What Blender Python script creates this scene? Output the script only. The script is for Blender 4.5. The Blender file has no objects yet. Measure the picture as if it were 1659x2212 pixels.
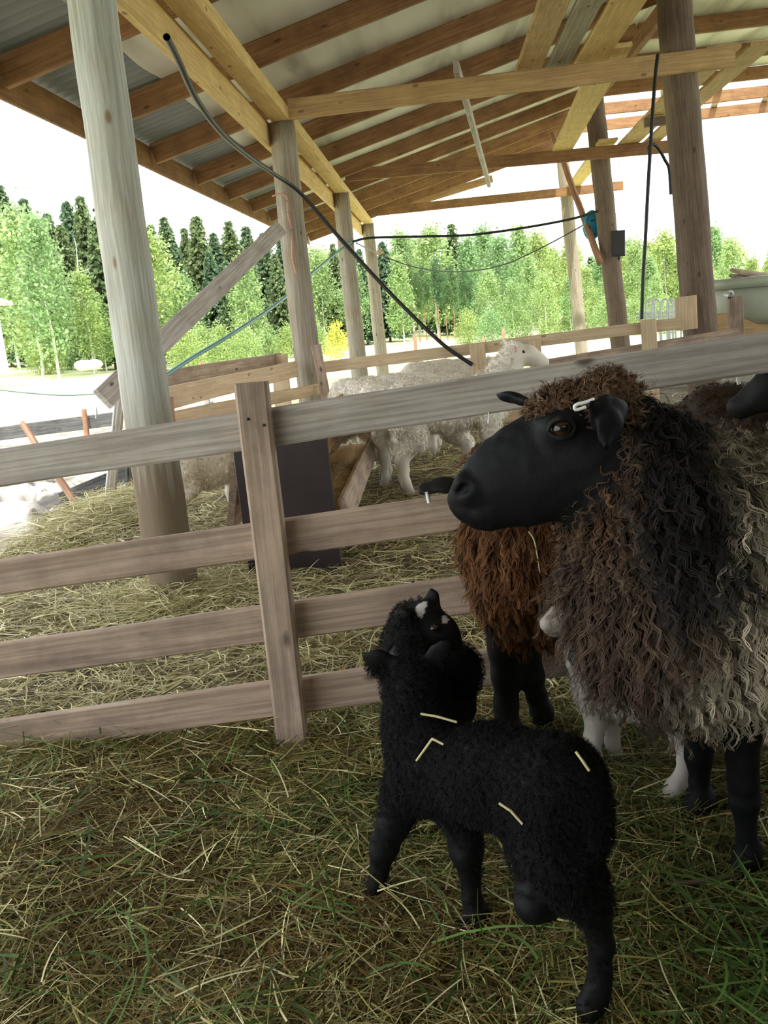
import bpy, bmesh, math, random
import numpy as np
from mathutils import Vector, Matrix
rng = np.random.default_rng(7)
random.seed(7)
scene = bpy.context.scene
COL = scene.collection

# ------------------------------------------------------------------ camera
CAM_H = 1.05
F_PX, IMG_W, IMG_H = 1913.0, 1659, 2212
PITCH, ROLL, YAW = math.radians(12.8), math.radians(5.4), math.radians(-4.5)
c_f = np.array([math.sin(YAW)*math.cos(PITCH), math.cos(YAW)*math.cos(PITCH), -math.sin(PITCH)])
_r0 = np.array([math.cos(YAW), -math.sin(YAW), 0.0]); _u0 = np.cross(_r0, c_f)
c_r = math.cos(ROLL)*_r0 - math.sin(ROLL)*_u0
c_u = math.sin(ROLL)*_r0 + math.cos(ROLL)*_u0
cam_d = bpy.data.cameras.new('camera'); cam = bpy.data.objects.new('camera', cam_d); COL.objects.link(cam)
cam_d.sensor_fit = 'VERTICAL'; cam_d.sensor_height = 36.0; cam_d.lens = 36.0*F_PX/IMG_H
cam_d.clip_start = 0.05; cam_d.clip_end = 500
M4 = Matrix.Identity(4)
for i in range(3):
    M4[i][0], M4[i][1], M4[i][2] = c_r[i], c_u[i], -c_f[i]
M4[2][3] = CAM_H
cam.matrix_world = M4
scene.camera = cam

# ------------------------------------------------------------------ sky, sun, exposure
world = bpy.data.worlds.new('sky'); scene.world = world; world.use_nodes = True
bg = world.node_tree.nodes['Background']
bg.inputs['Color'].default_value = (0.93, 0.97, 1.0, 1); bg.inputs['Strength'].default_value = 3.2
sun_d = bpy.data.lights.new('sun', 'SUN'); sun_d.energy = 5.2; sun_d.angle = 0.02; sun_d.color = (1.0, 0.96, 0.86)
sun = bpy.data.objects.new('sun', sun_d); COL.objects.link(sun)
sun.rotation_euler = Vector((-0.08, 0.62, -0.8)).to_track_quat('-Z', 'Y').to_euler()
scene.view_settings.view_transform = 'Standard'; scene.view_settings.look = 'None'
scene.view_settings.gamma = 1.0; scene.view_settings.exposure = 0.0
scene.view_settings.use_curve_mapping = False
scene.cycles.use_denoising = True
scene.cycles.max_bounces = 6; scene.cycles.diffuse_bounces = 4; scene.cycles.transparent_max_bounces = 6
scene.cycles.sample_clamp_indirect = 6.0

# ------------------------------------------------------------------ measuring helpers (photo point + depth -> place)
def ray(px, py): return c_f + c_r*(px-IMG_W/2)/F_PX - c_u*(py-IMG_H/2)/F_PX
def P(px, py, y):
    d = ray(px, py); return np.array([0, 0, CAM_H]) + d*(y/d[1])
def G(px, py, z=0.0):
    d = ray(px, py); return np.array([0, 0, CAM_H]) + d*((z-CAM_H)/d[2])
def S(px, py, rpx, y):
    p = P(px, py, y); zc = float((p-np.array([0, 0, CAM_H])) @ c_f); return p, rpx*zc/F_PX
def sm(a, b, x):
    t = np.clip((np.asarray(x, float)-a)/(b-a), 0, 1); return t*t*(3-2*t)
def gz(y): return -0.12*sm(4.0, 8.0, y)

# ------------------------------------------------------------------ mesh helpers
def mk_mesh(name, V, quads=None, tris=None, smooth=True, cols=None, uvs=None):
    me = bpy.data.meshes.new(name); V = np.asarray(V, np.float32).reshape(-1, 3)
    parts = []
    if quads is not None and len(quads): parts.append(np.asarray(quads, np.int32).reshape(-1, 4))
    if tris is not None and len(tris): parts.append(np.asarray(tris, np.int32).reshape(-1, 3))
    me.vertices.add(len(V)); me.vertices.foreach_set('co', V.ravel())
    nl = sum(p.size for p in parts); nf = sum(len(p) for p in parts)
    me.loops.add(nl); me.loops.foreach_set('vertex_index', np.concatenate([p.ravel() for p in parts]))
    me.polygons.add(nf)
    tot = np.concatenate([np.full(len(p), p.shape[1], np.int32) for p in parts])
    st = np.concatenate([[0], np.cumsum(tot)[:-1]]).astype(np.int32)
    me.polygons.foreach_set('loop_start', st)
    me.polygons.foreach_set('use_smooth', np.full(nf, smooth))
    me.update(calc_edges=True)
    if cols is not None: set_cols(me, cols)
    return me
def set_cols(me, cols):
    a = me.attributes.new('Col', 'FLOAT_COLOR', 'POINT')
    c = np.ones((len(me.vertices), 4), np.float32); c[:, :3] = np.asarray(cols)[:, :3]
    a.data.foreach_set('color', c.ravel())
def join_np(parts):
    """parts: list of (V, quads, cols)"""
    Vs, Qs, Cs, o = [], [], [], 0
    for V, Q, C in parts:
        Vs.append(V); Qs.append(np.asarray(Q)+o); Cs.append(C); o += len(V)
    return np.concatenate(Vs), np.concatenate(Qs), np.concatenate(Cs)
def add_obj(name, me, mat=None, parent=None, loc=None):
    o = bpy.data.objects.new(name, me); COL.objects.link(o)
    if mat is not None and me is not None and len(me.materials) == 0: me.materials.append(mat)
    if loc is not None: o.location = loc
    if parent is not None:
        o.parent = parent; o.matrix_parent_inverse = parent.matrix_basis.inverted()
    return o
def tag(o, label=None, cat=None, group=None, kind=None):
    if label: o['label'] = label
    if cat: o['category'] = cat
    if group: o['group'] = group
    if kind: o['kind'] = kind
    return o
def empty(name, loc, label, cat, group=None):
    o = bpy.data.objects.new(name, None); COL.objects.link(o); o.location = loc; o.empty_display_size = 0.1
    return tag(o, label, cat, group)
def copy_tree(o, parent=None):
    c = o.copy(); COL.objects.link(c)
    if parent is not None: c.parent = parent
    for ch in list(o.children): copy_tree(ch, c)
    return c

def frame_mat(A, X, Zhint):
    X = Vector(X).normalized(); Z = Vector(Zhint); Y = Z.cross(X).normalized(); Z = X.cross(Y).normalized()
    m = Matrix.Identity(4)
    for i in range(3):
        m[i][0], m[i][1], m[i][2], m[i][3] = X[i], Y[i], Z[i], A[i]
    return m
def place(o, m, parent=None):
    if parent is not None:
        o.parent = parent; o.matrix_parent_inverse = parent.matrix_basis.inverted()
    o.matrix_basis = m
    return o
def plank(name, A, B, width, thick, face, mat, parent=None, warp=0.002, n=None, zoff=0.0):
    """board from A to B; width across, thick along the face direction"""
    A = np.array(A, float); B = np.array(B, float); L = float(np.linalg.norm(B-A))
    n = n or max(2, min(24, int(L/0.18)+2)); c = min(0.006, thick*0.2)
    w, t = width/2, thick/2
    prof = np.array([(-w, -t+c), (-w+c, -t), (w-c, -t), (w, -t+c), (w, t-c), (w-c, t), (-w+c, t), (-w, t-c)])
    V, Q = [], []
    off = np.zeros(2); r = np.random.default_rng(abs(hash((round(float(A[0]), 3), round(float(B[1]), 3), round(float(A[2]), 3)))) % 99991)
    wob = np.cumsum(r.normal(0, warp*0.5, (n, 2)), 0); wob -= np.linspace(0, 1, n)[:, None]*wob[-1]
    for i in range(n):
        x = L*i/(n-1)
        p = prof + r.normal(0, warp*0.25, prof.shape) + wob[i]
        V += [(x, a, b) for a, b in p]
    for i in range(n-1):
        for k in range(8):
            a, b = i*8+k, i*8+(k+1) % 8; Q.append((a, a+8, b+8, b))
    me_v = np.array(V); tr = []
    for base, flip in ((0, False), ((n-1)*8, True)):
        for k in range(1, 7):
            f = (base, base+k, base+k+1); tr.append(f[::-1] if flip else f)
    me = mk_mesh(name, me_v, Q, tr, smooth=False)
    o = add_obj(name, me, mat)
    return place(o, frame_mat(A, B-A, face), parent)
def log(name, A, B, r0, r1, mat, parent=None, seg=24, rough=0.004):
    """round pole from A to B"""
    A = np.array(A, float); B = np.array(B, float); L = float(np.linalg.norm(B-A)); n = max(6, int(L/0.12))
    r = np.random.default_rng(int(abs(A[0]*1000+A[1]*77)) % 9999)
    ang = np.linspace(0, 2*np.pi, seg, endpoint=False)
    base = np.sum([r.normal(0, rough)*np.cos(k*ang+r.uniform(0, 6)) for k in (2, 3, 5)], 0)
    V, Q = [], []
    wob = np.cumsum(r.normal(0, rough*0.6, (n, 2)), 0); wob -= np.linspace(0, 1, n)[:, None]*wob[-1]
    for i in range(n):
        t = i/(n-1); rad = r0+(r1-r0)*t + base + r.normal(0, rough*0.12, seg)
        for k in range(seg): V.append((L*t, rad[k]*math.cos(ang[k])+wob[i, 0], rad[k]*math.sin(ang[k])+wob[i, 1]))
    for i in range(n-1):
        for k in range(seg):
            a, b = i*seg+k, i*seg+(k+1) % seg; Q.append((a, b, b+seg, a+seg))
    tr = []
    for bs, fl in ((0, True), ((n-1)*seg, False)):
        for k in range(1, seg-1):
            f = (bs, bs+k, bs+k+1); tr.append(f[::-1] if fl else f)
    me = mk_mesh(name, V, Q, tr, smooth=True)
    o = add_obj(name, me, mat)
    return place(o, frame_mat(A, B-A, (0, 1, 0.01)), parent)
def catmull(pts, n=10):
    p = [np.array(q, float) for q in pts]; p = [2*p[0]-p[1]]+p+[2*p[-1]-p[-2]]; out = []
    for i in range(1, len(p)-2):
        for k in range(n):
            t = k/n; a, b, c, d = p[i-1], p[i], p[i+1], p[i+2]
            out.append(0.5*((2*b)+(c-a)*t+(2*a-5*b+4*c-d)*t*t+(3*b-a-3*c+d)*t**3))
    out.append(p[-2]); return np.array(out)
def tube_np(path, rad, seg=8):
    path = np.asarray(path, float); n = len(path); rad = np.broadcast_to(rad, (n,))
    T = np.gradient(path, axis=0); T /= np.linalg.norm(T, axis=1)[:, None]+1e-9
    ref = np.array([0, 0, 1.0]) if abs(T[:, 2]).mean() < 0.8 else np.array([1.0, 0, 0])
    A = np.cross(T, ref); A /= np.linalg.norm(A, axis=1)[:, None]+1e-9; B = np.cross(T, A)
    ang = np.linspace(0, 2*np.pi, seg, endpoint=False)
    V = (path[:, None]+rad[:, None, None]*(np.cos(ang)[None, :, None]*A[:, None]+np.sin(ang)[None, :, None]*B[:, None])).reshape(-1, 3)
    Q = []
    for i in range(n-1):
        for k in range(seg):
            a, b = i*seg+k, i*seg+(k+1) % seg; Q.append((a, b, b+seg, a+seg))
    return V, np.array(Q)
def tube(name, pts, rad, mat, parent=None, n=10, seg=8, loc=None):
    V, Q = tube_np(catmull(pts, n), rad, seg)
    o0 = V.mean(0) if loc is None else np.array(loc)
    o = add_obj(name, mk_mesh(name, V-o0, Q), mat, None, o0)
    if parent is not None:
        o.parent = parent; o.matrix_parent_inverse = parent.matrix_basis.inverted()
    return o

# ------------------------------------------------------------------ implicit bodies
def vnoise(Pn, scale, seed):
    r = np.random.default_rng(seed); g = r.uniform(-1, 1, (32, 32, 32)).astype(np.float32)
    q = Pn*scale+100.0; i = np.floor(q).astype(int); f = (q-i).astype(np.float32); f = f*f*(3-2*f); i &= 31; j = (i+1) & 31
    x0, y0, z0, x1, y1, z1 = i[..., 0], i[..., 1], i[..., 2], j[..., 0], j[..., 1], j[..., 2]
    fx, fy, fz = f[..., 0], f[..., 1], f[..., 2]
    def L(a, b, t): return a+(b-a)*t
    return L(L(L(g[x0, y0, z0], g[x1, y0, z0], fx), L(g[x0, y1, z0], g[x1, y1, z0], fx), fy),
             L(L(g[x0, y0, z1], g[x1, y0, z1], fx), L(g[x0, y1, z1], g[x1, y1, z1], fx), fy), fz)
class Body:
    def __init__(self): self.pr = []
    def cone(self, a, ra, b=None, rb=None, k=0.03, n=None, s=1.0, sub=False):
        a = np.array(a, float); b = a+1e-4 if b is None else np.array(b, float); rb = ra if rb is None else rb
        self.pr.append((a, b, ra, rb, k, None if n is None else np.array(n, float)/np.linalg.norm(n), s, sub)); return self
    def chain(self, pts, k=0.03, n=None, s=1.0):
        for (a, ra), (b, rb) in zip(pts[:-1], pts[1:]): self.cone(a, ra, b, rb, k, n, s)
        return self
    def mesh(self, vox, disp=None):
        lo = np.min([np.minimum(p[0]-p[2], p[1]-p[3]) for p in self.pr], 0)-0.06
        hi = np.max([np.maximum(p[0]+p[2], p[1]+p[3]) for p in self.pr], 0)+0.06
        N = np.ceil((hi-lo)/vox).astype(int)+1
        D = np.full(N, 0.3, np.float32)
        ax = [lo[i]+vox*np.arange(N[i]) for i in range(3)]
        for a, b, ra, rb, k, nn, s, sub in self.pr:
            m = k+2*vox+0.02
            l = np.minimum(a-ra, b-rb)-m; h = np.maximum(a+ra, b+rb)+m
            i0 = np.clip(np.floor((l-lo)/vox).astype(int), 0, N); i1 = np.clip(np.ceil((h-lo)/vox).astype(int)+1, 0, N)
            sl = tuple(slice(i0[i], i1[i]) for i in range(3))
            X, Y, Z = np.meshgrid(*[ax[i][sl[i]].astype(np.float32) for i in range(3)], indexing='ij')
            p = np.stack([X, Y, Z], -1)-a.astype(np.float32)
            ba = (b-a).astype(np.float32)
            if nn is not None:
                n32 = nn.astype(np.float32)
                p = p+n32*((p@n32)*(1/s-1))[..., None]; ba = ba+n32*((ba@n32)*(1/s-1))
            hh = np.clip((p@ba)/max(float(ba@ba), 1e-9), 0, 1)
            d = np.linalg.norm(p-hh[..., None]*ba, axis=-1)-(ra+(rb-ra)*hh)
            if nn is not None: d = d*(s**0.5)
            c = D[sl]
            if sub:
                d = -d; q = np.maximum(k-np.abs(c-d), 0)/k; D[sl] = np.maximum(c, d)+q*q*k*0.25
            else:
                q = np.maximum(k-np.abs(c-d), 0)/k; D[sl] = np.minimum(c, d)-q*q*k*0.25
        if disp is not None:
            idx = np.argwhere(np.abs(D) < 0.08); pp = lo+idx*vox
            D[idx[:, 0], idx[:, 1], idx[:, 2]] += disp(pp).astype(np.float32)
        return surface_nets(D, lo, vox)
def surface_nets(D, lo, vox):
    ins = D < 0
    corners = [(i, j, k) for i in (0, 1) for j in (0, 1) for k in (0, 1)]
    n = np.array(D.shape)-1
    def sub(A, c): return A[c[0]:c[0]+n[0], c[1]:c[1]+n[1], c[2]:c[2]+n[2]]
    cnt = np.zeros(n, np.int8)
    for c in corners: cnt += sub(ins, c)
    act = (cnt > 0) & (cnt < 8); idx = np.argwhere(act)
    ids = np.full(n, -1, np.int32); ids[act] = np.arange(len(idx))
    vals = np.stack([D[idx[:, 0]+c[0], idx[:, 1]+c[1], idx[:, 2]+c[2]] for c in corners], 1)
    acc = np.zeros((len(idx), 3)); w = np.zeros(len(idx)); ca = np.array(corners, float)
    for a in range(8):
        for b in range(a+1, 8):
            if abs(ca[a]-ca[b]).sum() != 1: continue
            m = (vals[:, a] < 0) != (vals[:, b] < 0)
            t = vals[:, a]/(vals[:, a]-vals[:, b]+1e-12)
            acc[m] += ca[a]+t[m, None]*(ca[b]-ca[a]); w[m] += 1
    V = lo+(idx+acc/w[:, None])*vox
    Q = []
    for axis in range(3):
        o1, o2 = [a for a in range(3) if a != axis]
        s0 = [slice(1, n[a]) for a in range(3)]; s0[axis] = slice(0, n[axis]); s1 = list(s0); s1[axis] = slice(1, n[axis]+1)
        A, B = ins[tuple(s0)], ins[tuple(s1)]
        e = np.argwhere(A != B); st = np.array([1, 1, 1]); st[axis] = 0; e = e+st
        flip = ins[e[:, 0], e[:, 1], e[:, 2]]
        def cell(d1, d2):
            c = e.copy(); c[:, o1] -= d1; c[:, o2] -= d2; return ids[c[:, 0], c[:, 1], c[:, 2]]
        q = np.stack([cell(1, 1), cell(0, 1), cell(0, 0), cell(1, 0)], 1)
        if axis == 1: flip = ~flip
        q[~flip] = q[~flip][:, ::-1]; Q.append(q)
    Q = np.concatenate(Q); Q = Q[(Q >= 0).all(1)]
    return V, Q
def vnormals(V, Q):
    fn = np.cross(V[Q[:, 2]]-V[Q[:, 0]], V[Q[:, 3]]-V[Q[:, 1]]); N = np.zeros_like(V)
    for k in range(4): np.add.at(N, Q[:, k], fn)
    return N/(np.linalg.norm(N, axis=1)[:, None]+1e-12)
def sample_surface(V, Q, n, r, weight=None):
    fn = np.cross(V[Q[:, 2]]-V[Q[:, 0]], V[Q[:, 3]]-V[Q[:, 1]]); ar = np.linalg.norm(fn, axis=1)
    cen = V[Q].mean(1); w = ar if weight is None else ar*weight(cen)
    f = r.choice(len(Q), n, p=w/w.sum()); u = r.uniform(0, 1, (n, 2))
    q = V[Q[f]]
    p = (q[:, 0]*((1-u[:, 0])*(1-u[:, 1]))[:, None]+q[:, 1]*(u[:, 0]*(1-u[:, 1]))[:, None]
         + q[:, 2]*(u[:, 0]*u[:, 1])[:, None]+q[:, 3]*((1-u[:, 0])*u[:, 1])[:, None])
    VN = vnormals(V, Q)
    nn = VN[Q[f]].mean(1); nn /= np.linalg.norm(nn, axis=1)[:, None]+1e-12
    return p, nn
def locks(p, nrm, r, flow, length, n_str=6, K=9, r0=0.006, r1=0.002, amp=0.004, wave=0.03, width=0.0012,
          lift=0.5, root_col=None, tip_col=None, jit=0.15, flowmix=1.0):
    """curly wool locks / fur as narrow ribbons. p,nrm (N,3); flow (N,3) hanging direction"""
    N = len(p); length = np.broadcast_to(length, (N,)).copy()*r.uniform(0.75, 1.2, N)
    ft = flow-nrm*(flow*nrm).sum(1)[:, None]*0.85; ft /= np.linalg.norm(ft, axis=1)[:, None]+1e-9
    ft = ft+r.normal(0, jit, (N, 3)); ft /= np.linalg.norm(ft, axis=1)[:, None]+1e-9
    e1 = np.cross(nrm, ft); e1 /= np.linalg.norm(e1, axis=1)[:, None]+1e-9
    t = np.linspace(0, 1, K)
    ph = r.uniform(0, 2*np.pi, N)
    # centre path
    li = (lift*(1-t)**1.5)[None, :, None]
    d = nrm[:, None]*li + ft[:, None]*(flowmix*(1-li*0.5))
    d /= np.linalg.norm(d, axis=2)[..., None]+1e-9
    step = (length/(K-1))[:, None, None]
    C = p[:, None]+np.concatenate([np.zeros((N, 1, 3)), np.cumsum(d[:, :-1]*step, 1)], 1)
    amp = np.broadcast_to(amp, (N,)); wave = np.broadcast_to(wave, (N,)); width = np.broadcast_to(width, (N,))
    M = N*n_str
    C = np.repeat(C, n_str, 0); E1 = np.repeat(e1, n_str, 0); NN = np.repeat(nrm, n_str, 0); Ld = np.repeat(length, n_str)
    A = np.repeat(amp, n_str); Wv = np.repeat(wave, n_str); Wd = np.repeat(width, n_str)*r.uniform(0.7, 1.3, M)
    phs = np.repeat(ph, n_str)+r.normal(0, 0.45, M)
    s1, s2 = r.normal(0, 1, M), r.normal(0, 1, M)
    spread = (r0+(r1-r0)*t)[None]
    arg = phs[:, None]+2*np.pi*(Ld/Wv)[:, None]*t[None]
    aa = A[:, None]*np.minimum(1, t[None]*2.5)
    C = C+E1[:, None]*(s1[:, None]*spread+aa*np.cos(arg))[..., None]+NN[:, None]*(np.abs(s2)[:, None]*spread*0.7+aa*0.7*np.sin(arg)+0.001)[..., None]
    T = np.gradient(C, axis=1); T /= np.linalg.norm(T, axis=2)[..., None]+1e-9
    side = np.cross(T, NN[:, None]); side /= np.linalg.norm(side, axis=2)[..., None]+1e-9
    w = (Wd[:, None]*(1-0.75*t[None]**2))[..., None]*0.5
    V = np.stack([C-side*w, C+side*w], 2).reshape(-1, 3)
    b = (np.arange(M)*K*2)[:, None]+(np.arange(K-1)*2)[None]
    Q = np.stack([b, b+1, b+3, b+2], -1).reshape(-1, 4)
    rc = np.repeat(root_col, n_str, 0)[:, None]; tc = np.repeat(tip_col, n_str, 0)[:, None]
    var = r.uniform(0.75, 1.25, (M, 1, 1))
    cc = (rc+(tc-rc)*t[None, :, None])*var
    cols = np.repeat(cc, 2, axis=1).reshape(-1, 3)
    return V, Q, cols

# ------------------------------------------------------------------ materials
def nmat(name):
    m = bpy.data.materials.new(name); m.use_nodes = True; nt = m.node_tree; b = nt.nodes['Principled BSDF']
    return m, nt, b
def N_(nt, t, **kw):
    n = nt.nodes.new(t)
    for k, v in kw.items():
        if k in n.inputs.keys(): n.inputs[k].default_value = v
        else: setattr(n, k, v)
    return n
def mixc(nt, fac, a, b, mode='MIX'):
    m = nt.nodes.new('ShaderNodeMix'); m.data_type = 'RGBA'; m.blend_type = mode
    for s, v in ((m.inputs[0], fac), (m.inputs[6], a), (m.inputs[7], b)):
        if hasattr(v, 'is_linked'): nt.links.new(v, s)
        else: s.default_value = v if not isinstance(v, tuple) else (*v, 1) if len(v) == 3 else v
    return m.outputs[2]
def ramp(nt, fac, stops):
    r = nt.nodes.new('ShaderNodeValToRGB'); nt.links.new(fac, r.inputs[0])
    e = r.color_ramp.elements
    while len(e) < len(stops): e.new(0.5)
    for x, (p, c) in zip(e, stops): x.position = p; x.color = (*c, 1)
    return r.outputs[0]
def plain(name, col, rough=0.6, metal=0.0, noise=None, spec=0.5):
    m, nt, b = nmat(name); b.inputs['Roughness'].default_value = rough; b.inputs['Metallic'].default_value = metal
    b.inputs['Specular IOR Level'].default_value = spec
    if noise:
        tc = N_(nt, 'ShaderNodeTexCoord'); nz = N_(nt, 'ShaderNodeTexNoise', Scale=noise[0], Detail=5.0)
        nt.links.new(tc.outputs['Object'], nz.inputs['Vector'])
        c = ramp(nt, nz.outputs[0], [(0.3, tuple(x*(1-noise[1]) for x in col)), (0.7, tuple(min(1, x*(1+noise[1])) for x in col))])
        nt.links.new(c, b.inputs['Base Color'])
        bp = N_(nt, 'ShaderNodeBump', Strength=0.25, Distance=0.01); nt.links.new(nz.outputs[0], bp.inputs['Height']); nt.links.new(bp.outputs[0], b.inputs['Normal'])
    else: b.inputs['Base Color'].default_value = (*col, 1)
    return m
def wood(name, c1, c2, stain, knot=(0.06, 0.04, 0.03), stain_amt=0.5, grain=(1.0, 16.0, 16.0), rough=0.75, streak=0.5, soil=None):
    m, nt, b = nmat(name); b.inputs['Roughness'].default_value = rough; b.inputs['Specular IOR Level'].default_value = 0.25
    tc = N_(nt, 'ShaderNodeTexCoord'); oi = N_(nt, 'ShaderNodeObjectInfo')
    mul = N_(nt, 'ShaderNodeVectorMath', operation='MULTIPLY_ADD')
    cmb = N_(nt, 'ShaderNodeCombineXYZ')
    for k in range(3): nt.links.new(oi.outputs['Random'], cmb.inputs[k])
    mul.inputs[1].default_value = (37.0, 23.0, 51.0); nt.links.new(cmb.outputs[0], mul.inputs[0]); nt.links.new(tc.outputs['Object'], mul.inputs[2])
    mp = N_(nt, 'ShaderNodeMapping'); mp.inputs['Scale'].default_value = grain; nt.links.new(mul.outputs[0], mp.inputs['Vector'])
    n1 = N_(nt, 'ShaderNodeTexNoise', Scale=3.0, Detail=6.0, Roughness=0.65, Distortion=0.4); nt.links.new(mp.outputs[0], n1.inputs['Vector'])
    mp2 = N_(nt, 'ShaderNodeMapping'); mp2.inputs['Scale'].default_value = (0.9, 32, 32); nt.links.new(mul.outputs[0], mp2.inputs['Vector'])
    n2 = N_(nt, 'ShaderNodeTexNoise', Scale=3.0, Detail=4.0, Roughness=0.6); nt.links.new(mp2.outputs[0], n2.inputs['Vector'])
    n3 = N_(nt, 'ShaderNodeTexNoise', Scale=4.5, Detail=6.0, Roughness=0.65); nt.links.new(mul.outputs[0], n3.inputs['Vector'])
    mp4 = N_(nt, 'ShaderNodeMapping'); mp4.inputs['Scale'].default_value = (4.0, 9, 9); nt.links.new(mul.outputs[0], mp4.inputs['Vector'])
    vo = N_(nt, 'ShaderNodeTexVoronoi', Scale=1.0); nt.links.new(mp4.outputs[0], vo.inputs['Vector'])
    col = ramp(nt, n1.outputs[0], [(0.3, c1), (0.7, c2)])
    st = ramp(nt, n3.outputs[0], [(0.42, (0, 0, 0)), (0.68, (stain_amt,)*3)])
    col = mixc(nt, st, col, stain)
    g2 = ramp(nt, n2.outputs[0], [(0.42, (1-streak,)*3), (0.58, (1, 1, 1))])
    col = mixc(nt, 0.7, col, g2, 'MULTIPLY')
    kn = ramp(nt, vo.outputs['Distance'], [(0.07, (0.8,)*3), (0.13, (0, 0, 0))])
    col = mixc(nt, kn, col, knot)
    if soil:
        sx = N_(nt, 'ShaderNodeSeparateXYZ'); nt.links.new(tc.outputs['Object'], sx.inputs[0])
        ad = N_(nt, 'ShaderNodeMath', operation='MULTIPLY_ADD'); nt.links.new(n1.outputs[0], ad.inputs[0]); ad.inputs[1].default_value = -0.9; nt.links.new(sx.outputs[0], ad.inputs[2])
        so = ramp(nt, ad.outputs[0], [(0.12, (.92,)*3), (0.55, (0, 0, 0))]); col = mixc(nt, so, col, soil)
    nt.links.new(col, b.inputs['Base Color'])
    bp = N_(nt, 'ShaderNodeBump', Strength=0.35, Distance=0.004); nt.links.new(n2.outputs[0], bp.inputs['Height']); nt.links.new(bp.outputs[0], b.inputs['Normal'])
    return m
def attr_mat(name, rough=0.7, spec=0.3, transl=0.0, sheen=0.0, bump=None, tint=False):
    m, nt, b = nmat(name); a = N_(nt, 'ShaderNodeAttribute', attribute_name='Col')
    acol = a.outputs['Color']
    if tint:
        oi = N_(nt, 'ShaderNodeObjectInfo'); tn = ramp(nt, oi.outputs['Random'], [(0.0, (0.72, 0.86, 0.95)), (0.45, (0.95, 1.0, 1.0)), (1.0, (1.12, 1.04, 0.85))])
        acol = mixc(nt, 1.0, acol, tn, 'MULTIPLY')
    nt.links.new(acol, b.inputs['Base Color'])
    b.inputs['Roughness'].default_value = rough; b.inputs['Specular IOR Level'].default_value = spec
    if bump:
        tc = N_(nt, 'ShaderNodeTexCoord'); nz = N_(nt, 'ShaderNodeTexNoise', Scale=bump[0], Detail=3.0)
        nt.links.new(tc.outputs['Object'], nz.inputs['Vector'])
        bp = N_(nt, 'ShaderNodeBump', Strength=bump[1], Distance=0.003); nt.links.new(nz.outputs[0], bp.inputs['Height']); nt.links.new(bp.outputs[0], b.inputs['Normal'])
    if transl > 0:
        tr = N_(nt, 'ShaderNodeBsdfTranslucent'); nt.links.new(acol, tr.inputs['Color'])
        mx = N_(nt, 'ShaderNodeMixShader'); mx.inputs[0].default_value = transl
        nt.links.new(b.outputs[0], mx.inputs[1]); nt.links.new(tr.outputs[0], mx.inputs[2])
        nt.links.new(mx.outputs[0], nt.nodes['Material Output'].inputs['Surface'])
    return m
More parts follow.
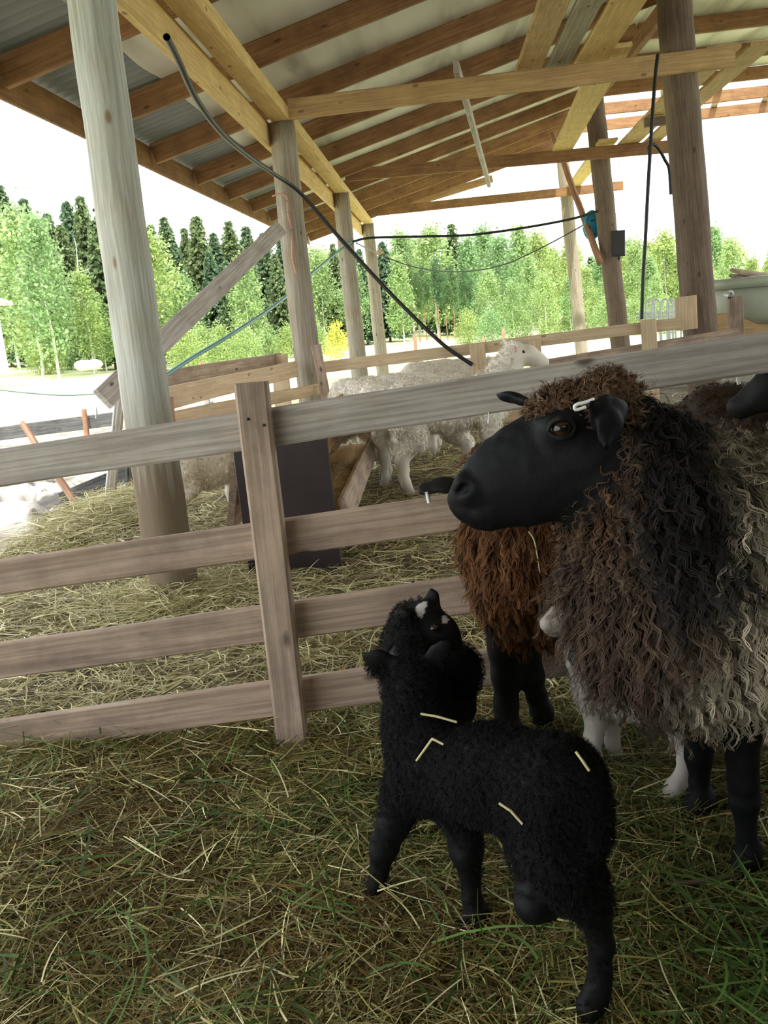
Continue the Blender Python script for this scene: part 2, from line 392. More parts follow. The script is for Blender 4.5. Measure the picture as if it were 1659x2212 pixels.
M_ = dict(
    grey=wood('weathered_grey_wood', (0.46, 0.415, 0.38), (0.66, 0.61, 0.57), (0.36, 0.28, 0.21), stain_amt=0.45, streak=0.4),
    brown=wood('worn_brown_wood', (0.42, 0.30, 0.22), (0.60, 0.46, 0.36), (0.22, 0.165, 0.14), stain_amt=0.7, streak=0.4),
    orange=wood('rafter_pine', (0.26, 0.135, 0.06), (0.40, 0.22, 0.105), (0.16, 0.08, 0.045), stain_amt=0.6, knot=(0.10, 0.04, 0.02), streak=0.3),
    yellow=wood('fresh_yellow_pine', (0.64, 0.43, 0.17), (0.82, 0.60, 0.28), (0.50, 0.30, 0.12), stain_amt=0.4, knot=(0.22, 0.11, 0.05), streak=0.25),
    tan=wood('light_tan_pine', (0.50, 0.32, 0.15), (0.65, 0.45, 0.23), (0.40, 0.25, 0.13), stain_amt=0.5, knot=(0.2, 0.1, 0.06), streak=0.3),
    pole=wood('debarked_grey_pole', (0.46, 0.47, 0.42), (0.64, 0.645, 0.60), (0.50, 0.44, 0.31), stain_amt=0.55, knot=(0.22, 0.13, 0.06), grain=(0.6, 14, 14), streak=0.35, soil=(0.16, 0.11, 0.065)),
    dpole=wood('dark_brown_pole', (0.17, 0.12, 0.09), (0.27, 0.20, 0.155), (0.12, 0.085, 0.065), stain_amt=0.5, grain=(0.6, 14, 14), streak=0.4),
    mpole=wood('brownish_pole', (0.30, 0.26, 0.205), (0.45, 0.40, 0.325), (0.33, 0.25, 0.14), stain_amt=0.55, grain=(0.6, 14, 14), streak=0.4),
    pale=wood('sunlit_pale_pine', (0.62, 0.46, 0.29), (0.78, 0.62, 0.42), (0.52, 0.37, 0.23), stain_amt=0.45, knot=(0.25, 0.14, 0.08), streak=0.25),  # lighter version of the tan wood, sunlight put into its colour
    dark=wood('black_weathered_board', (0.10, 0.10, 0.105), (0.2, 0.195, 0.19), (0.06, 0.055, 0.05), stain_amt=0.6),
    rust=wood('reddish_stake', (0.36, 0.18, 0.11), (0.5, 0.28, 0.18), (0.2, 0.12, 0.08), stain_amt=0.5),
    plate=plain('brown_coated_panel', (0.032, 0.020, 0.023), 0.4, noise=(6, 0.25)),
    black=plain('black_rubber', (0.012, 0.013, 0.014), 0.5),
    teal=plain('blue_green_hose', (0.10, 0.27, 0.27), 0.35),
    wire=plain('green_wire', (0.10, 0.2, 0.13), 0.5),
    twine=plain('red_twine', (0.62, 0.30, 0.20), 0.8),
    white=plain('white_plastic', (0.9, 0.9, 0.9), 0.35),
    pink=plain('pink_plastic', (0.75, 0.22, 0.2), 0.4),
    blue=plain('blue_plastic', (0.02, 0.30, 0.55), 0.3),
    box=plain('black_plastic', (0.02, 0.022, 0.025), 0.5),
    steel=plain('galvanised_steel', (0.62, 0.66, 0.66), 0.45, 0.3),
    boat=plain('pale_green_fibreglass', (0.42, 0.47, 0.36), 0.45, noise=(5, 0.12)),
    stone=plain('pale_stone', (0.42, 0.40, 0.38), 0.9, noise=(7, 0.3)),
    house=plain('white_painted_wall', (0.85, 0.84, 0.82), 0.8, noise=(3, 0.05)),
    roofing=plain('grey_roofing', (0.42, 0.38, 0.36), 0.8, noise=(3, 0.2)),
    leaf=attr_mat('leaves', 0.6, 0.2, 0.45, tint=True),
    bark=attr_mat('bark', 0.9, 0.1),
    hay=attr_mat('hay_stems', 0.6, 0.25, 0.15),
    wool=attr_mat('wool', 0.85, 0.10, 0.0),
    hide=attr_mat('short_hair_hide', 0.62, 0.18, 0.0, bump=(220, 0.25)),
    eye=attr_mat('wet_eye', 0.06, 0.6),
)

# ================================================================== STRUCTURE: ground and roof
def grid_mesh(name, xs, ys, zf):
    X, Y = np.meshgrid(xs, ys, indexing='ij'); V = np.stack([X, Y, zf(X, Y)], -1).reshape(-1, 3)
    nx, ny = len(xs), len(ys); i, j = np.meshgrid(np.arange(nx-1), np.arange(ny-1), indexing='ij'); a = (i*ny+j).ravel()
    return mk_mesh(name, V, np.stack([a, a+ny, a+ny+1, a+1], 1))
def floor_z(X, Y):
    p = np.stack([X, Y, X*0], -1)
    return gz(Y)+0.018*vnoise(p, 3.0, 1)+0.008*vnoise(p, 11.0, 2)+0.07*np.exp(-((X+1.95)/0.35)**2-((Y-4.9)/0.9)**2)
m, nt, b = nmat('trampled_bedding'); tc = N_(nt, 'ShaderNodeTexCoord')
n1 = N_(nt, 'ShaderNodeTexNoise', Scale=26.0, Detail=8.0, Roughness=0.7); n2 = N_(nt, 'ShaderNodeTexNoise', Scale=3.0, Detail=4.0)
for n in (n1, n2): nt.links.new(tc.outputs['Object'], n.inputs['Vector'])
c = ramp(nt, n1.outputs[0], [(0.35, (0.055, 0.04, 0.016)), (0.65, (0.20, 0.15, 0.06))])
c2 = ramp(nt, n2.outputs[0], [(0.4, (0.6, 0.6, 0.6)), (0.6, (1, 1, 1))])
nt.links.new(mixc(nt, 1.0, c, c2, 'MULTIPLY'), b.inputs['Base Color']); b.inputs['Roughness'].default_value = 0.95
floor = add_obj('floor', grid_mesh('floor', np.arange(-2.30, 8.01, 0.05), np.arange(-4, 11.01, 0.05), floor_z), m)
tag(floor, 'trampled brown bedding floor under the open barn', kind='structure')

def field_z(X, Y):
    far = np.clip(-1.15-0.045*X, -2.2, 0.05)
    return -0.16+far*sm(11, 50, Y)+0.03*vnoise(np.stack([X, Y, X*0], -1), 0.35, 5)
m, nt, b = nmat('sunlit_meadow'); tc = N_(nt, 'ShaderNodeTexCoord')
n1 = N_(nt, 'ShaderNodeTexNoise', Scale=0.9, Detail=7.0, Roughness=0.7); n2 = N_(nt, 'ShaderNodeTexNoise', Scale=0.12, Detail=4.0)
for n in (n1, n2): nt.links.new(tc.outputs['Object'], n.inputs['Vector'])
c = ramp(nt, n1.outputs[0], [(0.3, (0.50, 0.54, 0.28)), (0.7, (0.72, 0.71, 0.50))])
c2 = ramp(nt, n2.outputs[0], [(0.4, (0.75, 0.8, 0.6)), (0.6, (1, 1, 1))])
nt.links.new(mixc(nt, 1.0, c, c2, 'MULTIPLY'), b.inputs['Base Color']); b.inputs['Roughness'].default_value = 0.95
field = add_obj('field', grid_mesh('field', np.concatenate([np.arange(-110, -8, 3.0), np.arange(-8, 12, 0.5), np.arange(12, 121, 3.0)]),
                np.concatenate([np.arange(-12, 12, 0.6), np.arange(12, 150, 2.5)]), field_z), m)
tag(field, 'bright sunlit meadow around the barn up to the forest', kind='structure')

m, nt, b = nmat('pale_gravel'); tc = N_(nt, 'ShaderNodeTexCoord')
n1 = N_(nt, 'ShaderNodeTexNoise', Scale=6.0, Detail=8.0, Roughness=0.7); nt.links.new(tc.outputs['Object'], n1.inputs['Vector'])
nt.links.new(ramp(nt, n1.outputs[0], [(0.35, (0.15, 0.13, 0.10)), (0.65, (0.38, 0.35, 0.31))]), b.inputs['Base Color']); b.inputs['Roughness'].default_value = 0.95
yard = add_obj('yard', grid_mesh('yard', np.arange(-9, -1.7, .08), np.arange(1, 11.5, .08), lambda X, Y: -.13+.04*vnoise(np.stack([X, Y, X*0], -1), 2.5, 14)+.03*vnoise(np.stack([X, Y, X*0], -1), 7, 15)), m)
tag(yard, 'pale gravelly yard outside the left eave', kind='structure')

RS = 0.255                       # roof slope
XB, XR, XE = -1.13, 2.35, -2.28  # beam row, ridge, eave
def rz(x): return 2.70+RS*(x-XB) # underside of the rafters, left slope
ZR = rz(XR)
RAFT_H = 0.165
raft_y = [5.12-1.33*k for k in range(7, 0, -1)]+[5.12+1.335*k for k in range(0, 10)]
# corrugated sheet: ribs run down the slope
def corr(xs, zf, y0, y1, name):
    ys = np.arange(y0, y1, 0.019); X, Y = np.meshgrid(xs, ys, indexing='ij')
    Z = zf(X)+0.022*np.sin(2*np.pi*Y/0.12)
    V = np.stack([X, Y, Z], -1).reshape(-1, 3); nx, ny = len(xs), len(ys)
    i, j = np.meshgrid(np.arange(nx-1), np.arange(ny-1), indexing='ij'); a = (i*ny+j).ravel()
    return mk_mesh(name, V, np.stack([a, a+ny, a+ny+1, a+1], 1))
metal = plain('dull_corrugated_steel', (0.24, 0.255, 0.26), 0.6, 0.0, noise=(2.0, 0.15))
ro = add_obj('roof', corr(np.array([XE-0.08, -1.7, 0.3, XR]), lambda x: rz(x)+RAFT_H+0.035, -5.2, 17.5, 'roof'), metal)
tag(ro, 'corrugated grey steel roofing on the left slope', kind='structure')
# sagging membrane between rafters
def membrane(x0, x1, zf, ys_r, name):
    xs = np.linspace(x0, x1, 60); ys = []
    for a, bb in zip(ys_r[:-1], ys_r[1:]): ys += list(np.linspace(a, bb, 14)[:-1])
    ys.append(ys_r[-1]); ys = np.array(ys); X, Y = np.meshgrid(xs, ys, indexing='ij')
    yr = np.array(ys_r); k = np.clip(np.searchsorted(yr, Y, side='right')-1, 0, len(yr)-2)
    f = (Y-yr[k])/(yr[k+1]-yr[k]); p = np.stack([X, Y, X*0], -1)
    Z = zf(X)+RAFT_H+0.006-np.sin(np.pi*f)*(0.03+0.03*vnoise(p, 1.3, 8))+0.008*vnoise(p*np.array([4, 1, 1]), 2.0, 9)*np.sin(np.pi*f)
    V = np.stack([X, Y, Z], -1).reshape(-1, 3); nx, ny = len(xs), len(ys)
    i, j = np.meshgrid(np.arange(nx-1), np.arange(ny-1), indexing='ij'); a = (i*ny+j).ravel()
    return mk_mesh(name, V, np.stack([a, a+ny, a+ny+1, a+1], 1))
m, nt, b = nmat('dusty_membrane'); tc = N_(nt, 'ShaderNodeTexCoord')
mp = N_(nt, 'ShaderNodeMapping'); mp.inputs['Scale'].default_value = (2.6, 0.45, 1.0); nt.links.new(tc.outputs['Object'], mp.inputs['Vector'])
n1 = N_(nt, 'ShaderNodeTexNoise', Scale=1.4, Detail=2.5, Roughness=0.5, Distortion=0.3); nt.links.new(mp.outputs[0], n1.inputs['Vector'])
c = ramp(nt, n1.outputs[0], [(0.30, (0.30, 0.27, 0.22)), (0.48, (0.56, 0.53, 0.47)), (0.7, (0.66, 0.63, 0.57))])
nt.links.new(c, b.inputs['Base Color']); b.inputs['Roughness'].default_value = 0.55
ce = add_obj('ceiling', membrane(-1.74, XR, rz, raft_y, 'ceiling'), m)
tag(ce, 'pale sagging underlay membrane stretched over the rafters', kind='structure')
# right hand roof: flatter, its far bays are bare
def rzr(x): return ZR+0.0*(x-XR)
ry = [y for y in raft_y if y < 13.4]
ce2 = add_obj('ceiling', membrane(XR, 7.6, rzr, ry, 'ceiling_right'), m); tag(ce2, 'pale underlay membrane beyond the ridge at the right', kind='structure')
clear = plain('greenish_corrugated_sheet', (0.42, 0.50, 0.46), 0.3)
ro2 = add_obj('roof', corr(np.array([XR, 4, 7.7]), lambda x: rzr(x)+RAFT_H+0.035, -5.2, 13.2, 'roof_right'), clear)
tag(ro2, 'greenish corrugated sheet roofing beyond the ridge', kind='structure')
# unseen walls, added to block light and keep the near pen dark
wb = plank('shade_wall_back', (-2.3, -4.6, 1.3), (7.6, -4.6, 1.3), 3.0, 0.04, (0, 1, 0), M_['dpole']); tag(wb, 'unseen plank wall added behind the viewer to shade the near pen', kind='structure')
wr = plank('shade_wall_right', (4.2, -4.6, 1.4), (4.2, 1.6, 1.4), 3.6, 0.04, (1, 0, 0), M_['dpole']); tag(wr, 'unseen plank wall added at the right to shade the near pen', kind='structure')

# ================================================================== TIMBER
ordn = ['first', 'second', 'third', 'fourth', 'fifth', 'sixth', 'seventh', 'eighth', 'ninth', 'tenth', 'eleventh', 'twelfth']
vis = [y for y in raft_y if y > 3.7]
for y in raft_y:
    if y < 1.0: continue
    o = plank('rafter', (XE+0.02, y, rz(XE+0.02)+RAFT_H/2), (XR, y, rz(XR)+RAFT_H/2), RAFT_H, 0.05, (0, 1, 0), M_['orange'])
    k = vis.index(y) if y in vis else None
    if k is not None and k < len(vis)-1 and k < 12: tag(o, f'{ordn[k]} orange pine rafter of the left roof slope, counted from the grey front pole', 'rafter', 'rafters of the left roof slope')
    elif k is not None: tag(o, 'last orange pine rafter at the far gable end of the left slope', 'rafter', 'rafters of the left roof slope')
    else: tag(o, 'pine rafter of the left slope nearly overhead of the viewer' if y > 2 else 'pine rafter of the left slope straight above the lambs', 'rafter', 'rafters of the left roof slope')
visr = [y for y in raft_y if 5.0 < y < 16.0]
for k, y in enumerate(visr):
    o = plank('rafter', (XR, y, ZR+RAFT_H/2), (7.6, y, rzr(7.6)+RAFT_H/2), RAFT_H, 0.05, (0, 1, 0), M_['orange'])
    tag(o, f'{ordn[k]} brown rafter right of the ridge beyond the dark pole, counted from the near end', 'rafter', 'rafters right of the ridge')
for k, x in enumerate((3.6, 4.4, 5.2, 6.0)):
    o = plank('roof_batten', (x-0.35, 13.0, rzr(x)+RAFT_H+0.02), (x+0.35, 15.85, rzr(x)+RAFT_H+0.02), 0.10, 0.03, (0, 0, 1), M_['brown'])
    tag(o, f'{ordn[k]} batten from the ridge over the bare roof bay, with white sky beside it', 'batten', 'battens over the bare roof bay')
tag(plank('fascia_board', (XE-0.015, -1, rz(XE)+0.06), (XE-0.015, 17.35, rz(XE)+0.06), 0.19, 0.028, (1, 0, 0), M_['orange'], n=24), 'brown fascia board running along the left eave', 'fascia')
beam_i = tag(plank('roof_beam', (XB, -1, 2.645), (XB, 17.35, 2.645), 0.15, 0.10, (0, 0, 1), M_['yellow'], n=24), 'yellow pine beam lying on top of the left pole row', 'beam')
beam_o = tag(plank('roof_beam', (XB-0.135, -1, 2.52), (XB-0.135, 17.3, 2.52), 0.20, 0.05, (1, 0, 0), M_['yellow'], n=24), 'yellow pine plank beam on the outer side of the left pole row', 'beam')
tag(plank('ridge_beam', (XR-0.05, 5, ZR-0.08), (XR-0.05, 17.3, ZR-0.08), 0.15, 0.07, (1, 0, 0), M_['orange'], n=24), 'brown ridge beam on top of the central pole row', 'beam')

poles = [((-1.135, 3.36, -0.1), (-1.11, 3.36, 2.6), .098, .082, 'pole', 'thick pale grey round pole standing right behind the near fence'),
         ((-1.12, 7.65, -0.2), (-1.13, 7.65, 2.6), .115, .105, 'mpole', 'grey brown round pole with red twine hanging on it'),
         ((-1.12, 12.3, -0.3), (-1.14, 12.3, 2.6), .115, .105, 'mpole', 'second round pole behind the white sheep, crossed by the black cable'),
         ((-1.10, 16.9, -0.5), (-1.13, 16.9, 2.6), .125, .115, 'mpole', 'farthest round pole of the left row at the beam end'),
         ((2.24, 7.7, -0.2), (2.0, 7.7, 3.52), .145, .135, 'dpole', 'thick dark round pole at the right end of the rear fence'),
         ((2.50, 12.45, -0.3), (2.22, 12.45, 3.5), .125, .12, 'dpole', 'dark round pole carrying the blue reel and black box'),
         ((2.66, 17.0, -0.5), (2.44, 17.0, 3.5), .115, .11, 'mpole', 'thin brown round pole at the far end of the middle row')]
for a, bb, r0, r1, mt, lab in poles: tag(log('round_pole', a, bb, r0, r1, M_[mt]), lab, 'pole', 'round poles carrying the barn roof')

t1 = tag(plank('tie_beam', (-1.05, 7.55, 2.67), (2.42, 7.55, 2.69), 0.155, 0.05, (0, 1, 0), M_['tan']), 'nearest pine tie beam crossing from the left row to the dark pole', 'tie beam')
t2 = tag(plank('tie_beam', (-1.05, 12.2, 2.80), (3.2, 12.2, 2.73), 0.15, 0.05, (0, 1, 0), M_['orange']), 'middle tie beam crossing behind the hanging batten', 'tie beam')
t3 = tag(plank('tie_beam', (-1.05, 16.8, 2.79), (3.45, 16.8, 2.80), 0.15, 0.05, (0, 1, 0), M_['orange']), 'far tie beam below the open gable', 'tie beam')
# loose boards lying on the ties
for x0, x1, y0, y1, w, mt, lab in ((0.86, 0.86, 3.4, 7.75, .20, 'tan', 'leftmost board lying on the near tie beam overhead'),
        (1.09, 1.09, 3.4, 7.8, .17, 'mpole', 'darker middle board lying on the near tie beam overhead'),
        (1.34, 1.34, 3.4, 7.9, .24, 'yellow', 'yellow right board lying on the near tie beam overhead'),
        (1.47, 1.80, 7.3, 12.9, .26, 'yellow', 'yellow board spanning from near tie to middle tie beside the dark pole'),
        (2.36, 2.62, 7.6, 12.5, .26, 'tan', 'inner board on the tie beams right behind the dark pole'),
        (2.66, 2.92, 7.6, 12.45, .20, 'tan', 'outer board on the tie beams right behind the dark pole'),
        (2.3, 2.62, 12.0, 17.1, .24, 'yellow', 'farthest yellow board between the middle and far tie beams')):
    z0 = 2.80 if y0 < 7.5 else 2.775; z1 = 2.79 if y1 < 12 else 2.84
    if y1 > 15: z0, z1 = 2.86, 2.895
    tag(plank('loft_board', (x0, y0, z0), (x1, y1, z1), w, 0.035, (0, 0, 1), M_[mt]), lab, 'board', 'boards laid over the tie beams')
tag(plank('wood_block', (2.36, 10.3, 2.735), (2.58, 10.3, 2.735), .07, .09, (0, 0, 1), M_['dpole']), 'short dark block under the boards beside the dark pole', 'block')
tag(plank('hanging_batten', P(985, 143, 7.46), P(1056, 396, 12.1), .10, .045, (1, 0, 0), M_['grey']), 'pale batten slanting from the near tie beam down past the middle one', 'batten')
tag(plank('gable_board', (-0.6, 17.25, 2.86), (1.2, 17.25, 3.2), 0.13, 0.025, (0, 1, 0), M_['tan']), 'pale board end at the far gable', 'board')
# pole brace with lamp cable
tag(log('brace_pole', P(1193, 290, 13.6), P(1296, 568, 12.28), .042, .045, M_['rust']), 'thin reddish pole leaning against the far middle pole', 'brace')
tag(plank('diagonal_brace', P(222, 862, 4.6), P(606, 492, 7.45), 0.125, 0.03, (0.5, -1, 0.1), M_['grey']), 'weathered grey plank rising diagonally behind the front pole to the eave', 'brace')

# ================================================================== NEAR FENCE
nf = empty('board_fence', (-0.45, 2.10, 0), 'worn near fence of four horizontal boards nailed to one upright', 'fence')
def rail(px0, yt0, yb0, px1, yt1, yb1, Y, parent, name, mat, th=0.025, label=None, face=(0, 1, 0)):
    a = (P(px0, yt0, Y)+P(px0, yb0, Y))/2; b_ = (P(px1, yt1, Y)+P(px1, yb1, Y))/2
    w = 0.5*abs(P(px0, yt0, Y)[2]-P(px0, yb0, Y)[2])+0.5*abs(P(px1, yt1, Y)[2]-P(px1, yb1, Y)[2])
    o = plank(name, a, b_, w, th, face, mat, parent)
    if label: o['label'] = label
    return o
YF = 2.105
rail(-230, 1003, 1088, 1860, 688, 770, YF, nf, 'rail', M_['grey'], label='wide grey top rail')
rail(-230, 1245, 1316, 1500, 990, 1075, YF, nf, 'rail', M_['brown'])
rail(-230, 1423, 1497, 1500, 1172, 1255, YF, nf, 'rail', M_['brown'])
rail(-230, 1590, 1658, 1500, 1336, 1420, YF, nf, 'rail', M_['brown'])
a, b_ = P(632, 1604, 2.045), P(543, 826, 2.072)
plank('upright', (a[0], 2.045, -.005), b_, 0.078, 0.04, (0, 1, 0), M_['brown'], nf)
plank('upright', (-1.44, 2.07, -.005), (-1.44, 2.075, .86), 0.08, 0.035, (0, 1, 0), M_['brown'], nf)
plank('upright', (1.02, 2.13, 0.0), (1.02, 2.13, 0.95), 0.08, 0.035, (0, 1, 0), M_['brown'], nf)
for px, py in ((536, 905), (570, 918), (556, 1140), (588, 1160), (585, 1300), (616, 1330), (612, 1480), (640, 1510)):
    q = P(px, py, 2.048 if py > 1000 else 2.05); V, Q = tube_np(np.array([q+[0, -.004, 0], q+[0, -.0035, 0], q+[0, .01, 0]]), np.array([.0001, .0035, .003]), 8)
    add_obj('nail', mk_mesh('nail', V, Q), M_['black'], nf)
for px, py in ((208, 880), (1055, 890)):
    V, Q = tube_np(np.array([P(px, py, 2.091), P(px+1, py+10, 2.091), P(px, py+24, 2.091)]), np.array([.001, .002, .003]), 6)
    add_obj('bird_dropping', mk_mesh('bird_dropping', V, Q), M_['white'], nf)

# ================================================================== REAR FENCE
YR = 7.35
rf = empty('pen_fence', (0.3, YR, -0.1), 'tan board fence behind the white sheep ending at the dark pole', 'fence')
rail(684, 784, 806, 1470, 684, 712, YR, rf, 'rail', M_['pale'])
rail(1148, 783, 808, 1596, 706, 738, YR+.03, rf, 'rail', M_['brown'], label='browner second rail')
rail(900, 912, 936, 1420, 846, 872, YR, rf, 'rail', M_['pale'])
rail(880, 970, 1000, 1420, 905, 930, YR, rf, 'rail', M_['pale'])
for px0, py0, px1, py1, w in ((1030, 742, 1052, 975, .125), (1154, 735, 1172, 955, .10), (1400, 690, 1410, 900, .12)):
    plank('upright', P(px1, py1, YR-.05), P(px0, py0, YR-.05), w, .03, (0, 1, 0), M_['pale'], rf)
tag(plank('nailed_board', P(1484, 712, 7.525), P(1481, 640, 7.525), .17, .025, (0, 1, 0), M_['pale']), 'small fresh board nailed on the foot of the dark pole', 'board')
sb = tag(plank('side_post', P(705, 862, 7.2), P(682, 745, 7.2), .075, .06, (0, 1, 0), M_['brown']), 'brown stake standing against the twine pole', 'stake')
# left pen
lp = empty('pen_fence', (-1.7, 6.6, -0.1), 'low pen fence of light boards between the front pole and the twine pole', 'fence')
def rail2(p0, y0, w, p1, y1, mat, par, nm='rail', th=.03):
    return plank(nm, P(*p0, y0), P(*p1, y1), w, th, (0.6, -1, 0), mat, par)
rail2((335, 825), 6.0, .13, (606, 778), 8.0, M_['brown'], lp)
rail2((340, 866), 5.0, .13, (640, 797), 7.45, M_['pale'], lp)
rail2((340, 912), 5.0, .09, (700, 838), 7.45, M_['pale'], lp)
plank('upright', P(612, 880, 7.9), P(603, 766, 7.9), .15, .035, (0, 1, 0), M_['pale'], lp)
plank('upright', P(372, 960, 5.05), P(363, 858, 5.05), .05, .05, (0, 1, 0), M_['rust'], lp)

# ================================================================== TROUGH AND PANEL
bp_ = empty('hay_feeder', (-0.66, 4.6, 0), 'long wooden feeding trough with a dark brown end panel', 'trough')
plank('end_panel', (-0.685, 3.60, 0.0), (-0.685, 3.60, 0.60), 0.40, 0.02, (0, 1, 0), M_['plate'], bp_)['label'] = 'dark brown coated end panel'
ex = bp_
plank('trough_side', (-0.45, 3.62, 0.24), (-0.50, 6.4, 0.17), 0.12, 0.03, (1, 0, 0.25), M_['brown'], bp_)
plank('trough_side', (-0.92, 3.62, 0.34), (-0.97, 6.4, 0.27), 0.30, 0.03, (1, 0, -0.2), M_['brown'], bp_)
plank('divider', (-0.70, 3.63, 0.44), (-0.72, 6.4, 0.36), 0.26, 0.03, (1, 0, 0.1), M_['tan'], bp_)
plank('trough_floor', (-0.685, 3.63, 0.17), (-0.73, 6.4, 0.10), 0.46, 0.03, (0, 0, 1), M_['tan'], bp_)
for y in (3.9, 6.1): plank('support', (-0.92, y, 0.07), (-0.46, y, 0.07), .06, .18, (0, 1, 0), M_['brown'], bp_)

# ================================================================== CABLES, REEL, BOX, TWINE
def wire_path(pts): return [P(x, y, d) for x, y, d in pts]
tag(tube('power_cable', wire_path([(360, 80, 4.0), (385, 130, 4.25), (425, 215, 4.7), (480, 288, 5.3), (540, 340, 6.1), (592, 376, 6.9), (650, 418, 7.3), (730, 510, 7.4), (840, 630, 7.4), (950, 738, 7.3), (1020, 788, 7.28)]), 0.016, M_['black']), 'thick black cable sagging from the yellow beam down to the rear fence', 'cable')
tag(tube('power_cable', wire_path([(762, 522, 12.1), (800, 514, 12.15), (900, 511, 12.2), (1010, 508, 12.2), (1120, 494, 12.2), (1230, 474, 12.2), (1292, 456, 12.25)]), 0.016, M_['black']), 'black cable strung level from the third pole to the reel pole', 'cable')
tag(tube('thin_wire', wire_path([(770, 525, 12.2), (820, 550, 16.6), (900, 578, 16.5), (990, 587, 15.5), (1080, 574, 14.5), (1170, 535, 13.6), (1290, 470, 12.5)]), 0.010, M_['black']), 'thin black wire hanging in a low curve before the forest', 'wire')
tag(tube('water_hose', wire_path([(356, 812, 5.6), (420, 770, 6.2), (500, 722, 7.0), (600, 655, 8.5), (665, 598, 10.0), (735, 540, 12.0), (764, 521, 12.15)]), 0.016, M_['teal']), 'blue green hose rising from the pen fence to the third pole', 'hose')
tag(tube('fence_wire', wire_path([(-40, 838, 5.4), (60, 849, 5.3), (140, 854, 5.1), (225, 850, 4.7)]), 0.004, M_['wire']), 'thin green wire from the plank end out to the left', 'wire')
tag(tube('hanging_cable', wire_path([(1421, 118, 7.45), (1416, 160, 7.4), (1410, 240, 7.35), (1405, 320, 7.32), (1399, 420, 7.3), (1394, 520, 7.3), (1389, 600, 7.3), (1386, 690, 7.3)]), 0.014, M_['black']), 'black cable hanging straight down beside the dark pole', 'cable')
tag(tube('cable_loop', wire_path([(1404, 345, 7.34), (1402, 318, 7.34), (1412, 312, 7.36), (1425, 325, 7.4), (1436, 345, 7.45), (1445, 365, 7.5), (1449, 420, 7.53)]), 0.012, M_['black']), 'short black cable loop bent over toward the dark pole', 'cable')
tag(tube('baling_twine', wire_path([(588, 424, 7.5), (605, 419, 7.48), (620, 428, 7.48), (622, 460, 7.48), (630, 500, 7.48), (632, 560, 7.48), (640, 590, 7.48)]), 0.007, M_['twine']), 'red baling twine tied round the second pole with a hanging end', 'twine')
# insulator on the farthest pole
ins = empty('insulator', P(820, 545, 16.7), 'round pale insulator on the farthest left pole', 'insulator')
pc = np.array(P(820, 545, 16.7))
V, Q = tube_np(np.array([pc+[0, -.01, 0], pc+[0, .05, 0]]), .075, 16); add_obj('collar', mk_mesh('collar', V, Q), M_['black'], ins)
b0 = Body(); b0.cone(pc+[0, -.01, 0], .055, n=(0, 1, 0), s=.5); V, Q = b0.mesh(.008); add_obj('cap', mk_mesh('cap', V, Q), M_['tan'], ins)
# blue reel
rc = P(1277, 487, 12.72); reel = empty('hose_reel', rc, 'round blue reel fixed on the dark middle pole', 'reel')
ringp = [rc+np.array([0.17*math.cos(t)*0.55, -0.05, 0.17*math.sin(t)]) for t in np.linspace(0, 2*np.pi, 28)]
for dy in (-.10, .02):
    V, Q = tube_np(np.array(ringp)+[0, dy+.05, 0], .022, 8); add_obj('rim', mk_mesh('rim', V, Q), M_['blue'], reel)
    b0 = Body(); b0.cone(rc+[0, dy, 0], .165, n=(0, 1, 0), s=.07); V, Q = b0.mesh(.012)
    c0 = rc+[0, dy, 0]; V = c0+(V-c0)*[0.55, 1, 1]; add_obj('flange', mk_mesh('flange', V, Q), M_['blue'], reel)
coil = np.concatenate([[rc+np.array([0.12*.55*math.cos(t), -.085+.0035*t, .12*math.sin(t)]) for t in np.linspace(0, 2*np.pi*4, 90)]])
V, Q = tube_np(coil, .014, 6); add_obj('wound_hose', mk_mesh('wound_hose', V, Q), M_['black'], reel)
# black box
pb = P(1337, 527, 12.38); bx = empty('junction_box', pb, 'black junction box on the right side of the reel pole', 'box')
plank('housing', pb+[-.02, 0, -.16], pb+[-.01, 0, .17], .17, .13, (0, 1, 0), M_['box'], bx)
plank('lid', pb+[-.02, -.075, -.14], pb+[-.01, -.075, .15], .15, .02, (0, 1, 0), M_['box'], bx)
plank('cable_gland', pb+[-.02, 0, -.21], pb+[-.02, 0, -.16], .05, .05, (0, 1, 0), M_['box'], bx)

# ================================================================== RIGHT BACKGROUND: BOAT-SHAPED TUB, WALL, HOOPS
tb = empty('green_tub', P(1700, 690, 8.2), 'pale green rounded fibreglass tub standing behind the fence at right', 'tub')
cx, cy, zt, zb = 3.65, 8.6, 1.02, 0.62
def ring(z, sx, sy, n=40): return np.array([(cx+sx*math.copysign(abs(math.cos(t))**.55, math.cos(t)), cy+sy*math.copysign(abs(math.sin(t))**.55, math.sin(t)), z) for t in np.linspace(0, 2*np.pi, n, endpoint=False)])
def loft(rings):
    n = len(rings[0]); V = np.concatenate(rings); Q = []
    for i in range(len(rings)-1):
        for k in range(n): Q.append((i*n+k, i*n+(k+1) % n, (i+1)*n+(k+1) % n, (i+1)*n+k))
    return V, np.array(Q)
V, Q = loft([ring(zb, .02, .02), ring(zb, 1.0, .38), ring(zb+.1, 1.08, .44), ring(zt-.06, 1.16, .5), ring(zt-.05, 1.13, .47), ring(zb+.1, 1.03, .4), ring(zb+.05, .02, .02)])
add_obj('hull', mk_mesh('hull', V, Q), M_['boat'], tb)
V, Q = loft([ring(zt-.07, 1.16, .5), ring(zt-.07, 1.21, .55), ring(zt+.015, 1.21, .55), ring(zt+.02, 1.12, .46), ring(zt-.07, 1.12, .46)])
add_obj('rim', mk_mesh('rim', V, Q), M_['boat'], tb)
pt = P(1571, 634, 8.05)
